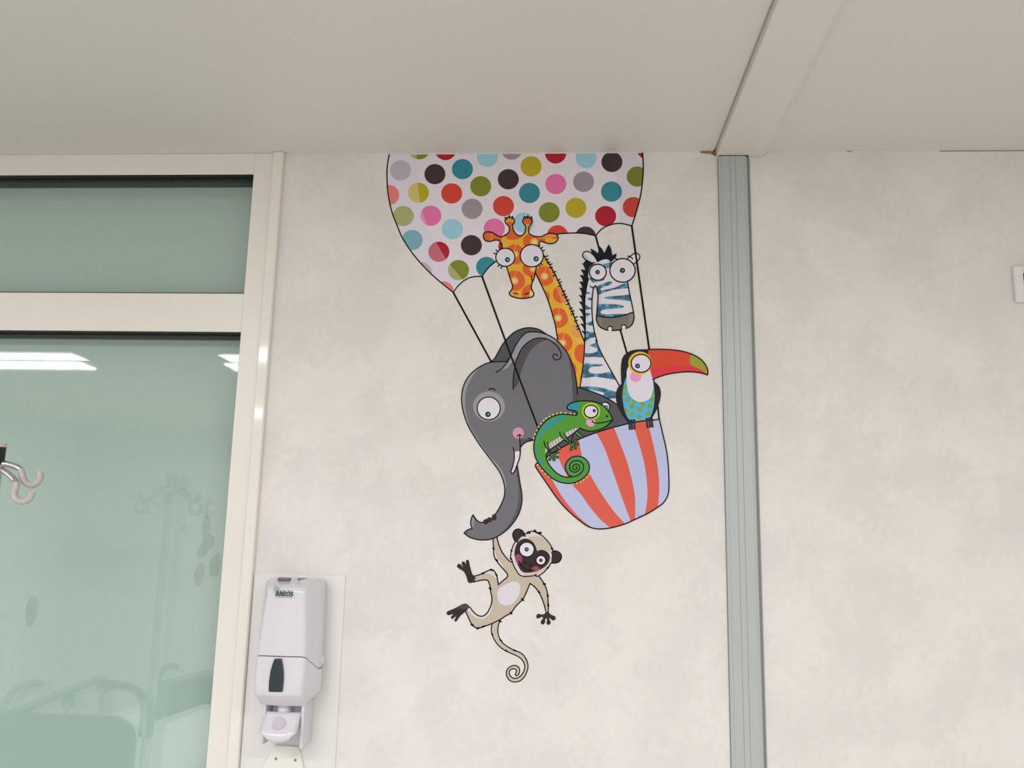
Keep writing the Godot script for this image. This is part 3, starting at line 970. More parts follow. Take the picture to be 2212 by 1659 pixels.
func art_giraffe() -> void:
	go("giraffe", 0.63)
	var Y := s8(199, 149, 46); var O := s8(188, 84, 46)
	var neck_r := pp(FD, [1415, 1010, 1520, 1190]) + pp(FE, [1540, 270, 1700, 600, 1850, 930, 2000, 1300, 2140, 1640]) + pp(FH, [720, 590])
	var neck_l := pp(FE, [1165, 265, 1240, 420, 1350, 650, 1430, 850, 1500, 1080, 1560, 1300, 1610, 1600])
	var nl := neck_l.duplicate(); nl.reverse()
	var neck := smooth_path(pp(FD, [1180, 1037, 1180, 1037, 1415, 1010, 1415, 1010]) + neck_r.slice(1) + pp(FH, [720, 590, 700, 830, 650, 1245, 650, 1245, 560, 1250, 560, 1250, 420, 900, 300, 640]) + nl + pp(FE, [1165, 265]), true)
	var lightside := sm(FE, [1300, -200, 1300, -200, 1400, 100, 1480, 330, 1580, 580, 1690, 850, 1760, 1050, 1830, 1230, 1920, 1480, 2010, 1700, 2010, 1700, 2300, 1700, 2300, 1700, 1700, -100, 1700, -100])
	fill(9, Y, neck)
	fill(10, s8(207, 163, 68), lightside, neck)
	spot(11, O, FE, 1350, 335, 200, 195, 78, neck, lightside, 62)
	spot(11, O, FE, 1320, 755, 135, 135, 0, neck, lightside)
	spot(11, O, FE, 1695, 695, 182, 180, 0, neck, lightside)
	spot(11, O, FE, 1615, 1168, 205, 200, 78, neck, lightside, 62)
	spot(11, O, FH, 378, 557, 152, 148, 60, neck, lightside, 45)
	spot(11, O, FH, 690, 712, 132, 152, 0, neck, lightside)
	spot(11, s8(210, 132, 66), FH, 610, 360, 92, 125, 0, neck, lightside)
	spot(11, O, FH, 495, 965, 95, 120, 0, neck, lightside)
	spot(11, O, FH, 700, 1090, 58, 90, 0, neck, lightside)
	line(16, 2.6, INK, smooth_path(neck_r, false))
	line(16, 2.6, INK, smooth_path(pp(FD, [1255, 1370]) + neck_l.slice(1), false))
	go("giraffe/mane")
	for h in [[1500, 1040], [1515, 1105], [1545, 1165], [1590, 1200], [1595, 1265]]:
		line(17, 2.4, INK, pp(FD, [h[0] - 55, h[1] + 12, h[0] - 8, h[1] + 4, h[0], h[1] - 6]))
	for h in [[1570, 245], [1575, 315], [1655, 405], [1685, 455], [1680, 520], [1755, 630], [1765, 700], [1800, 745], [1840, 810], [1840, 885], [1900, 970], [1930, 1030], [1935, 1085], [2000, 1145], [2000, 1220], [2035, 1325], [2050, 1380]]:
		line(17, 2.4, INK, pp(FE, [h[0] - 58, h[1] + 18, h[0] - 8, h[1] + 4, h[0], h[1] - 6]))
	go("giraffe/head")
	var head := smooth_path(pp(FD, [590, 810, 575, 775, 540, 740, 490, 722, 430, 732, 360, 750, 290, 745, 240, 710, 222, 650, 230, 600, 265, 565, 330, 560, 400, 575, 460, 610, 520, 645, 570, 658, 610, 650, 665, 620, 710, 590, 735, 555, 742, 500, 735, 460, 715, 430,
		680, 400, 658, 360, 658, 320, 680, 285, 715, 268, 755, 265, 800, 275, 830, 310, 842, 350, 830, 390, 803, 425, 805, 470, 820, 520, 850, 575, 890, 620, 940, 637, 990, 632, 1030, 600, 1055, 555, 1062, 500, 1065, 460, 1055, 430,
		1020, 390, 1008, 350, 1015, 310, 1040, 280, 1080, 263, 1130, 265, 1170, 285, 1192, 330, 1188, 375, 1165, 415, 1138, 455, 1125, 500, 1125, 560, 1145, 600, 1190, 630, 1260, 652, 1330, 660, 1380, 655, 1430, 630, 1500, 598, 1580, 590, 1650, 600, 1695, 630, 1712, 680, 1690, 735, 1640, 780, 1570, 795, 1500, 790, 1430, 765, 1380, 750, 1345, 760, 1330, 800, 1328, 850,
		1300, 1150, 1278, 1260, 1255, 1380, 1225, 1500]) + pp(FE, [1095, 480, 1086, 530, 1087, 580, 1110, 630, 1135, 680, 1125, 725, 1080, 755, 980, 775, 880, 780, 780, 765, 690, 735, 650, 695, 655, 655, 690, 610, 712, 560, 705, 500, 670, 400, 630, 270, 595, 150]) + pp(FD, [620, 1050, 600, 890]), true)
	fill(18, Y, head)
	var none := PackedVector2Array([Vector2(0, 0), Vector2(1, 0), Vector2(0, 1)])
	spot(19, O, FD, 820, 600, 195, 122, 0, head, none)
	spot(19, O, FD, 1175, 750, 165, 155, 0, head, none)
	fill(21, s8(203, 150, 62), ell(FD, 1235, 765, 84), head)
	fill(22, s8(222, 196, 130), ell(FD, 1235, 765, 48), head)
	fill(23, s8(230, 214, 170), ell(FD, 1235, 765, 28), head)
	spot(19, O, FD, 400, 670, 195, 140, 0, head, none)
	fill(21, s8(206, 128, 66), pp(FD, [375, 575, 398, 575, 385, 735, 362, 735]), head)
	fill(20, s8(206, 128, 66), sm(FD, [1430, 660, 1560, 590, 1660, 595, 1600, 650, 1560, 690, 1480, 690]), head)
	fill(20, O, sm(FD, [1580, 695, 1660, 640, 1700, 625, 1715, 680, 1650, 700]), head)
	fill(20, O, sm(FD, [1310, 700, 1380, 690, 1450, 690, 1445, 760, 1380, 760, 1320, 800]), head)
	spot(19, O, FD, 845, 1008, 200, 198, 80, head, none, 62)
	spot(19, O, FD, 1215, 1290, 215, 172, 78, head, none)
	spot(19, O, FD, 842, 1535, 212, 205, 80, head, none, 72)
	spot(19, O, FE, 1085, 690, 195, 192, 0, head, none)
	fill(22, s8(222, 196, 130), sm(FE, [1060, 640, 1110, 625, 1150, 690, 1110, 750, 1050, 760]), head)
	fill(20, s8(196, 134, 56), sm(FE, [640, 690, 700, 630, 800, 625, 815, 680, 810, 780, 700, 760]), head)
	spot(19, O, FD, 755, 415, 78, 62, 0, head, none)
	spot(19, O, FD, 1112, 335, 92, 72, 0, head, none)
	line(24, 2.5, INK, head, true)
	for a in [[650, 270, 700, 322], [738, 228, 740, 300], [812, 250, 787, 312], [1032, 250, 1062, 295], [1110, 228, 1106, 297], [1192, 258, 1150, 305], [505, 950, 475, 920], [475, 1000, 430, 985], [535, 1225, 512, 1250], [590, 1250, 570, 1290], [1370, 890, 1402, 865], [1400, 945, 1440, 925], [1325, 852, 1347, 825], [1330, 1225, 1350, 1255], [1370, 1190, 1395, 1220]]:
		line(25, 2.3, INK, pp(FD, a))
	line(25, 2.4, INK, pp(FE, [740, 672, 815, 692]))
	line(25, 2.4, INK, pp(FE, [952, 698, 1035, 672]))
	ln(25, 2.4, INK, FE, [1083, 340, 1092, 375, 1104, 435])
	eye("giraffe/eye#1", 26, FD, 660, 1067, 190, 180, 703, 1115, 50, s8(40, 90, 125))
	eye("giraffe/eye#2", 26, FD, 1187, 1037, 230, 222, 1272, 1097, 52, s8(40, 100, 120))

func checks(layer: int, poly: PackedVector2Array, clip: PackedVector2Array, cell: float, sd: int) -> void:
	# blue stripe printed as small squares of slightly different blues
	var tones := [s8(66, 104, 130), s8(92, 136, 162), s8(54, 86, 104), s8(74, 128, 136), s8(58, 100, 118)]
	for base: PackedVector2Array in Geometry2D.intersect_polygons(poly, clip):
		if Geometry2D.is_polygon_clockwise(base): continue
		fill(layer, tones[0], base)
		var lo := base[0]; var hi := base[0]
		for p in base:
			lo = lo.min(p); hi = hi.max(p)
		for i in range(int(floor(lo.x / cell)), int(ceil(hi.x / cell))):
			for j in range(int(floor(lo.y / cell)), int(ceil(hi.y / cell))):
				var k: int = absi(hash(i * 131 + j * 977 + sd)) % 3 + (0 if (i + j) % 2 == 0 else 2)
				if k == 0: continue
				var x0 := i * cell; var y0 := j * cell
				fill(layer + 1, tones[k], PackedVector2Array([Vector2(x0, y0), Vector2(x0 + cell, y0), Vector2(x0 + cell, y0 + cell), Vector2(x0, y0 + cell)]), base)

func art_zebra() -> void:
	go("zebra", 0.67)
	var W := s8(204, 197, 201); var K := s8(25, 28, 29)
	var left := pp(FG, [590, 60, 540, 230, 502, 430, 482, 600, 474, 800, 484, 1000, 490, 1300, 482, 1600]) + pp(FH, [714, 470, 712, 580, 697, 800, 670, 1030, 640, 1232])
	var right := pp(FG, [735, 300, 690, 350, 662, 500, 647, 700, 650, 950, 680, 1250, 720, 1450, 772, 1640]) + pp(FH, [880, 520, 950, 690, 1030, 840, 1120, 1000, 1230, 1200])
	var rr := right.duplicate(); rr.reverse()
	var neck := smooth_path(left + pp(FH, [640, 1232, 640, 1260, 640, 1260, 1200, 1500, 1200, 1500, 1260, 1300, 1260, 1300]) + rr + pp(FG, [735, 290, 735, 290, 760, 100, 760, 100, 590, 50]), true)
	var face_r := pp(FG, [1500, 215, 1550, 500, 1600, 730, 1648, 980, 1652, 1090, 1615, 1210, 1540, 1285, 1480, 1312])
	var face := smooth_path(pp(FF, [560, 1310, 590, 1100, 700, 1000, 790, 955, 900, 900, 1000, 885, 1080, 930, 1200, 860, 1280, 890, 1420, 1000, 1500, 1400]) + face_r + pp(FG, [1400, 1338, 1250, 1362, 1120, 1370, 1030, 1362, 920, 1330, 830, 1270, 775, 1180, 755, 1080, 765, 980, 780, 800, 795, 600, 790, 480, 765, 360, 735, 298, 735, 298, 600, 150]), true)
	# mane behind
	go("zebra/mane")
	var teeth := pp(FF, [500, 905, 500, 905, 440, 985, 395, 962, 395, 962, 450, 1040, 492, 1148, 492, 1148, 430, 1130, 378, 1132, 378, 1132, 425, 1200, 455, 1282, 455, 1282, 410, 1262, 360, 1268, 360, 1268, 410, 1340, 440, 1428, 440, 1428, 400, 1415, 345, 1422, 345, 1422, 395, 1490, 422, 1582, 422, 1582, 400, 1565, 343, 1565, 343, 1565])
	var prev := [345, 350]
	for nt in [[410, 537, 335, 527], [420, 692, 335, 682], [430, 866, 335, 856], [440, 1040, 345, 1032], [456, 1220, 370, 1210], [470, 1395, 388, 1382], [480, 1520, 480, 1520]]:
		teeth += pp(FG, [(prev[0] + nt[0]) / 2.0 + 16, (prev[1] + nt[1]) / 2.0 - 12, nt[0], nt[1], nt[0], nt[1]])
		if nt[0] != nt[2]: teeth += pp(FG, [(nt[0] + nt[2]) / 2.0, nt[1] - 16, nt[2], nt[3], nt[2], nt[3]])
		prev = [nt[2], nt[3]]
	var back := pp(FG, [500, 1500, 500, 1500, 500, 1000, 490, 700, 520, 400, 560, 200]) + pp(FF, [640, 1290, 640, 1290, 640, 1100, 740, 1000, 740, 1000, 690, 975, 600, 945])
	fill(18, K, smooth_path(teeth + back, true, 4))
	go("zebra")
	fill(19, W, neck)
	var shade := sm(FH, [690, -300, 690, -300, 745, 0, 790, 330, 800, 560, 790, 820, 805, 1050, 790, 1270, 790, 1270, 620, 1270, 620, 1270, 640, 400, 640, 400])
	fill(20, s8(184, 180, 184), shade, neck)
	for a in [[580, 300, 620, 305, 690, 335, 680, 372, 630, 350], [495, 430, 560, 450, 622, 475, 580, 495, 490, 497], [528, 607, 580, 590, 645, 600, 645, 648, 580, 640], [470, 762, 530, 770, 560, 800, 635, 832, 635, 858, 475, 862], [478, 963, 605, 963, 570, 1010, 485, 1040], [490, 1200, 580, 1180, 660, 1140, 672, 1248, 560, 1240], [485, 1408, 600, 1403, 712, 1420, 730, 1520, 600, 1560, 485, 1622]]:
		checks(21, sm(FG, a), neck, 8.0, 3)
	for a in [[790, 595, 830, 575, 890, 555, 930, 640, 985, 765, 850, 767, 700, 765, 705, 716, 800, 715, 880, 692, 902, 660, 870, 630, 820, 610], [690, 872, 820, 872, 960, 875, 985, 890, 940, 905, 830, 915, 775, 950, 780, 990, 850, 1015, 960, 1015, 1130, 990, 1190, 1108, 1000, 1080, 850, 1065, 660, 1070], [640, 1210, 800, 1210, 950, 1225, 1080, 1260, 1190, 1300, 1190, 1375, 1060, 1388, 970, 1352, 1003, 1322, 988, 1298, 920, 1280, 750, 1255]]:
		checks(21, sm(FH, a), neck, 9.5, 5)
	line(23, 2.5, INK, smooth_path(left, false))
	line(23, 2.5, INK, smooth_path(right, false))
	go("zebra/face")
	fill(24, W, face)
	fill(25, s8(180, 176, 182), sm(FG, [770, 330, 770, 330, 850, 420, 862, 600, 855, 800, 850, 1000, 850, 1000, 740, 1020, 740, 1020]), face)
	for a in [[540, 245, 570, 128, 640, 108, 700, 150, 800, 190, 930, 118, 948, 148, 880, 187, 700, 222], [765, 330, 900, 258, 1050, 203, 1110, 203, 1132, 235, 1080, 282, 980, 312, 880, 350, 850, 388, 872, 410, 1000, 390, 1200, 342, 1350, 272, 1520, 225, 1540, 350, 1350, 370, 1150, 400, 950, 460, 800, 525, 780, 480], [938, 590, 1010, 560, 1200, 545, 1400, 530, 1575, 518, 1605, 662, 1450, 652, 1300, 640, 1100, 622, 960, 607], [770, 745, 900, 738, 1150, 742, 1300, 755, 1400, 785, 1408, 812, 1340, 835, 1150, 850, 950, 870, 870, 900, 852, 940, 900, 975, 1000, 987, 1200, 975, 1400, 972, 1520, 980, 1400, 1030, 1200, 1070, 1050, 1075, 900, 1060, 750, 1025, 770, 900]]:
		checks(26, sm(FG, a), face, 8.6, 9)
	checks(26, sm(FF, [915, 1015, 1000, 980, 1100, 955, 1150, 970, 1110, 1065, 1060, 1087, 975, 1092]), face, 8.6, 12)
	go("zebra/muzzle")
	var muz := smooth_path(pp(FG, [760, 1005, 760, 1005, 900, 1043, 1050, 1058, 1200, 1050, 1400, 1010, 1560, 960, 1645, 930, 1645, 930, 1700, 1000, 1700, 1400, 700, 1400, 700, 1010]), true)
	fill(28, s8(104, 101, 91), muz, face)
	fill(29, s8(118, 115, 105), sm(FG, [1540, 940, 1540, 940, 1535, 1100, 1500, 1260, 1480, 1340, 1480, 1340, 1700, 1340, 1700, 900, 1700, 900]), face)
	fill(29, s8(112, 109, 99), sm(FG, [740, 1000, 740, 1000, 860, 1040, 880, 1150, 920, 1340, 920, 1340, 700, 1300, 700, 1300]), face)
	ln(30, 2.5, INK, FG, [768, 1012, 900, 1043, 1050, 1058, 1200, 1050, 1400, 1010, 1560, 960, 1645, 932])
	go("zebra/face")
	line(31, 2.5, INK, smooth_path(face_r + pp(FG, [1400, 1338, 1250, 1362, 1120, 1370, 1030, 1362, 920, 1330, 830, 1270, 775, 1180, 755, 1080, 765, 980, 780, 800, 795, 600, 790, 480, 765, 360, 735, 300, 700, 345]), false))
	go("zebra/muzzle")
	for q in [[1080, 1322], [1410, 1288]]:
		fill(32, s8(25, 22, 21), ell(FG, q[0], q[1], 66))
		fill(33, s8(214, 204, 203), ell(FG, q[0], q[1] + 6, 46))
		fill(34, s8(205, 195, 188), pp(FG, [q[0] - 34, q[1] + 34, q[0] + 38, q[1] + 30, q[0] + 48, q[1] + 82, q[0] - 44, q[1] + 86]))
	go("zebra/ear#1")
	var e1 := sm(FF, [490, 895, 430, 815, 438, 745, 485, 708, 550, 700, 640, 745, 720, 830, 785, 945, 740, 1005, 650, 972, 560, 930])
	fill(24, s8(200, 192, 196), e1)
	fill(25, s8(168, 166, 172), sm(FF, [430, 800, 450, 760, 520, 790, 560, 860, 640, 960, 560, 930, 480, 880]), e1)
	line(26, 2.4, INK, smooth_path(pp(FF, [720, 960, 650, 970, 560, 930, 490, 890, 432, 815, 438, 745, 485, 708, 550, 700, 640, 745, 720, 830, 785, 945]), false))
	go("zebra/ear#2")
	var e2 := sm(FF, [1480, 910, 1560, 820, 1640, 758, 1710, 738, 1768, 770, 1792, 830, 1770, 890, 1710, 950, 1600, 1015])
	fill(22, s8(200, 194, 196), e2)
	line(23, 2.3, INK, e2, true)
	ln(24, 2.4, INK, FF, [1510, 808, 1560, 822, 1600, 850, 1622, 880])
	go("zebra/forelock")
	fill(32, K, smooth_path(pp(FF, [795, 950, 795, 950, 740, 850, 650, 740, 615, 630, 615, 630, 700, 670, 795, 745, 795, 745, 812, 650, 820, 570, 820, 570, 885, 630, 945, 737, 945, 737, 1000, 620, 1050, 525, 1050, 525, 1105, 630, 1137, 790, 1137, 790, 1180, 770, 1242, 742, 1242, 742, 1225, 830, 1180, 890, 1100, 955, 1100, 955, 1040, 892, 960, 885, 880, 905]), true, 4))
	ln(32, 2.2, INK, FF, [1200, 862, 1270, 890])
	eye("zebra/eye#1", 33, FF, 790, 1195, 202, 192, 785, 1193, 53, s8(50, 36, 32), 2.6)
	eye("zebra/eye#2", 33, FF, 1380, 1152, 302, 282, 1378, 1152, 62, s8(60, 48, 34), 2.6)

func art_elephant() -> void:
	go("elephant", 0.72)
	var G := s8(102, 101, 104); var D := s8(75, 74, 76); var LT := s8(137, 134, 137)
	var back_ear := smooth_path(pp(FI, [515, 652, 515, 652, 565, 625, 612, 580, 660, 500, 720, 390, 790, 300, 880, 210, 980, 155, 1080, 128, 1180, 128, 1280, 155, 1395, 228, 1395, 228, 1300, 420, 1300, 420, 850, 680, 850, 680]), true)
	go("elephant/far_ear")
	fill(33, D, back_ear)
	line(34, 2.4, INK, back_ear, true)
	go("elephant/rump")
	var rump := smooth_path(pp(FH, [590, 1218, 590, 1218, 640, 1228, 800, 1280, 960, 1340, 1110, 1420, 1195, 1478, 1195, 1478]) + PackedVector2Array([Vector2(1345, 880), Vector2(1362, 918), Vector2(1362, 918), Vector2(1300, 945), Vector2(1200, 975), Vector2(1172, 1000), Vector2(1172, 1000), Vector2(1165, 960), Vector2(1200, 900)]), true)
	fill(35, s8(78, 77, 79), rump)
	ln(36, 2.4, INK, FH, [598, 1220, 640, 1228, 800, 1280, 960, 1340, 1110, 1420, 1195, 1478])
	go("elephant")
	var hl := pp(FI, [800, 632, 680, 630, 560, 640, 470, 665, 370, 720, 270, 800, 190, 900, 140, 1020, 118, 1160, 125, 1280, 150, 1400])
	var trunk := pp(FJ, [162, 60, 205, 155, 262, 250, 340, 370, 430, 490, 520, 610, 590, 710, 635, 820, 655, 930, 645, 1030, 610, 1120, 560, 1210, 510, 1280, 460, 1325, 400, 1350, 340, 1352, 300, 1328, 270, 1292, 248, 1258, 248, 1258, 225, 1310, 218, 1370, 235, 1432, 235, 1432, 180, 1450, 132, 1490, 132, 1490, 200, 1540, 300, 1572, 400, 1578, 500, 1560, 600, 1510, 700, 1430, 790, 1320, 845, 1210, 872, 1090, 870, 980, 850, 860, 828, 720, 812, 620, 812, 620, 850, 480, 852, 396, 852, 396])
	var chin := pp(FJ, [890, 350, 940, 320, 1012, 300, 1012, 300])
	var ear := pp(FI, [1850, 1250, 1850, 1250, 1848, 1120, 1840, 1000, 1820, 850, 1780, 690, 1720, 540, 1640, 420, 1560, 332, 1480, 272, 1390, 225, 1300, 197, 1210, 186, 1120, 190, 1060, 215, 990, 290, 920, 400, 860, 530, 800, 632, 800, 632])
	var body := smooth_path(hl.slice(1) + trunk + chin + pp(FJ, [1100, 420, 1200, 400, 1200, 400]) + ear, true)
	fill(37, G, body)
	fill(38, LT, sm(FI, [635, 792, 635, 792, 720, 735, 800, 640, 860, 530, 920, 400, 990, 290, 1060, 215, 1130, 187, 1220, 187, 1310, 205, 1400, 235, 1480, 272, 1560, 335, 1560, 335, 1500, 330, 1400, 292, 1300, 278, 1200, 293, 1100, 350, 1020, 430, 965, 540, 920, 590, 860, 655, 800, 725, 730, 752]), body)
	fill(38, s8(73, 72, 75), sm(FI, [890, 1040, 890, 1040, 893, 900, 918, 700, 960, 550, 1020, 430, 1100, 350, 1200, 293, 1300, 280, 1395, 300, 1395, 300, 1300, 340, 1200, 410, 1120, 510, 1070, 620, 1020, 740, 990, 850, 962, 960, 915, 1020]), body)
	fill(38, s8(76, 75, 78), sm(FI, [1715, 560, 1715, 560, 1760, 850, 1773, 1050, 1775, 1240, 1775, 1240, 1900, 1240, 1900, 1240, 1850, 900, 1800, 700]), body)
	fill(38, s8(138, 136, 136), sm(FI, [400, 690, 400, 690, 290, 840, 222, 960, 182, 1080, 170, 1250, 185, 1400, 235, 1570, 235, 1570, 180, 1560, 60, 1300, 60, 1000, 250, 750]), body)
	fill(38, s8(136, 134, 135), sm(FJ, [200, 110, 200, 110, 300, 280, 450, 490, 560, 610, 622, 700, 660, 810, 670, 900, 655, 960, 655, 960, 600, 900, 500, 640, 300, 350, 180, 150]), body)
	fill(38, s8(82, 81, 85), sm(FJ, [795, 660, 795, 660, 815, 800, 830, 930, 830, 1050, 805, 1180, 760, 1290, 690, 1400, 620, 1490, 620, 1490, 720, 1480, 860, 1300, 920, 1000, 840, 640]), body)
	fill(38, s8(132, 130, 132), sm(FJ, [250, 1250, 250, 1250, 262, 1330, 258, 1390, 238, 1432, 238, 1432, 200, 1400, 210, 1300]), body)
	line(39, 2.4, INK, smooth_path(hl + trunk + chin, false))
	line(39, 2.4, INK, smooth_path(ear.slice(2), false))
	ln(39, 2.3, INK, FI, [635, 790, 720, 735, 800, 640, 860, 530])
	ln(39, 2.3, INK, FI, [892, 1045, 890, 900, 915, 700, 960, 550, 1020, 430, 1100, 350, 1200, 292, 1300, 278, 1400, 295, 1490, 350, 1560, 420, 1600, 500, 1605, 550, 1580, 590, 1530, 605, 1490, 580, 1485, 540, 1510, 515, 1540, 525, 1550, 550])
	ln(39, 2.5, INK, FI, [525, 1046, 570, 1032, 620, 1055])
	fill(39, s8(80, 79, 82), sm(FJ, [855, 395, 855, 395, 890, 350, 940, 320, 1012, 300, 1012, 300, 960, 279, 900, 285, 855, 300]))
	ln(40, 2.3, INK, FJ, [852, 396, 890, 350, 940, 320, 1012, 300, 980, 283, 955, 279])
	fill(39, s8(193, 132, 156), ell(FJ, 827, 210, 71))
	ln(40, 2.3, INK, FJ, [812, 250, 826, 236, 845, 232, 868, 248])
	go("elephant/tusk")
	fill(40, s8(222, 213, 217), sm(FJ, [776, 445, 776, 445, 845, 443, 845, 443, 836, 550, 810, 620, 775, 705, 748, 728, 735, 705, 755, 640, 775, 540]))
	ln(41, 2.4, INK, FJ, [760, 395, 774, 450, 775, 540, 755, 640, 735, 700, 746, 728, 775, 705, 810, 620, 842, 530, 850, 470, 850, 380, 843, 235])
	go("elephant")
	fill(39, s8(137, 135, 135), ell(FI, 527, 1298, 238, 224))
	eye("elephant/eye", 40, FI, 523, 1328, 172, 169, 512, 1418, 40, s8(32, 70, 62), 2.3)

func art_basket() -> void:
	go("basket", 0.78)
	var rim := pp(FM, [105, 735, 180, 680, 450, 500, 700, 378, 950, 282, 1200, 207, 1500, 137, 1815, 102, 1815, 102])
	var side := pp(FM, [1860, 300, 1910, 520, 1935, 720, 1945, 900, 1945, 1060, 1925, 1160, 1870, 1250, 1780, 1320, 1650, 1400, 1500, 1470, 1330, 1545, 1150, 1595, 1000, 1612, 900, 1600, 820, 1570, 720, 1500, 600, 1400, 480, 1280, 370, 1140, 260, 980, 170, 850, 105, 735, 105, 735])
	var o := smooth_path(rim + side, true)
	fill(42, s8(174, 178, 203), o)
	var S := s8(204, 90, 74)
	var i := 0
	for a in [[90, 735, 90, 735, 180, 670, 180, 670, 235, 760, 330, 920, 450, 1130, 600, 1330, 750, 1490, 880, 1590, 880, 1590, 700, 1600, 700, 1600, 200, 1000],
		[420, 505, 420, 505, 700, 365, 700, 365, 750, 600, 860, 860, 1000, 1100, 1180, 1360, 1350, 1550, 1350, 1550, 1140, 1620, 1140, 1600, 1000, 1480, 850, 1300, 730, 1130, 615, 1000, 500, 800, 432, 640],
		[935, 270, 935, 270, 1182, 195, 1182, 195, 1290, 470, 1380, 720, 1450, 1000, 1480, 1200, 1480, 1500, 1480, 1500, 1425, 1520, 1425, 1520, 1310, 1210, 1200, 900, 1090, 580, 1020, 420],
		[1440, 130, 1440, 130, 1640, 100, 1640, 100, 1700, 320, 1760, 580, 1800, 820, 1812, 1050, 1805, 1200, 1795, 1320, 1795, 1320, 1608, 1430, 1608, 1430, 1645, 1230, 1645, 1000, 1610, 730, 1550, 490, 1490, 290]]:
		go("basket/stripe#%d" % i)
		fill(43, S, sm(FM, a), o)
		i += 1
	go("basket")
	ln(44, 1.6, s8(132, 150, 172), FM, [1505, 1422, 1530, 1438, 1562, 1426, 1590, 1416])
	ln(44, 1.4, s8(132, 150, 172), FM, [1518, 1440, 1545, 1448, 1575, 1434])
	line(45, 2.6, INK, o, true)

func paw(layer: int, fr: Array, px: float, py: float, tips: Array, green: Color) -> void:
	var k: float = 1.0 / fr[2]
	for pass_ in 2:
		var c := INK if pass_ == 0 else green
		var grow := 7.0 if pass_ == 0 else -7.0
		fill(layer + pass_, c, ell(fr, px, py, 34 + grow))
		for t in tips:
			line(layer + pass_, (30 + 2 * grow) * k, c, pp(fr, [px, py, t[0], t[1]]))
			fill(layer + pass_, c, ell(fr, t[0], t[1], 22 + grow))

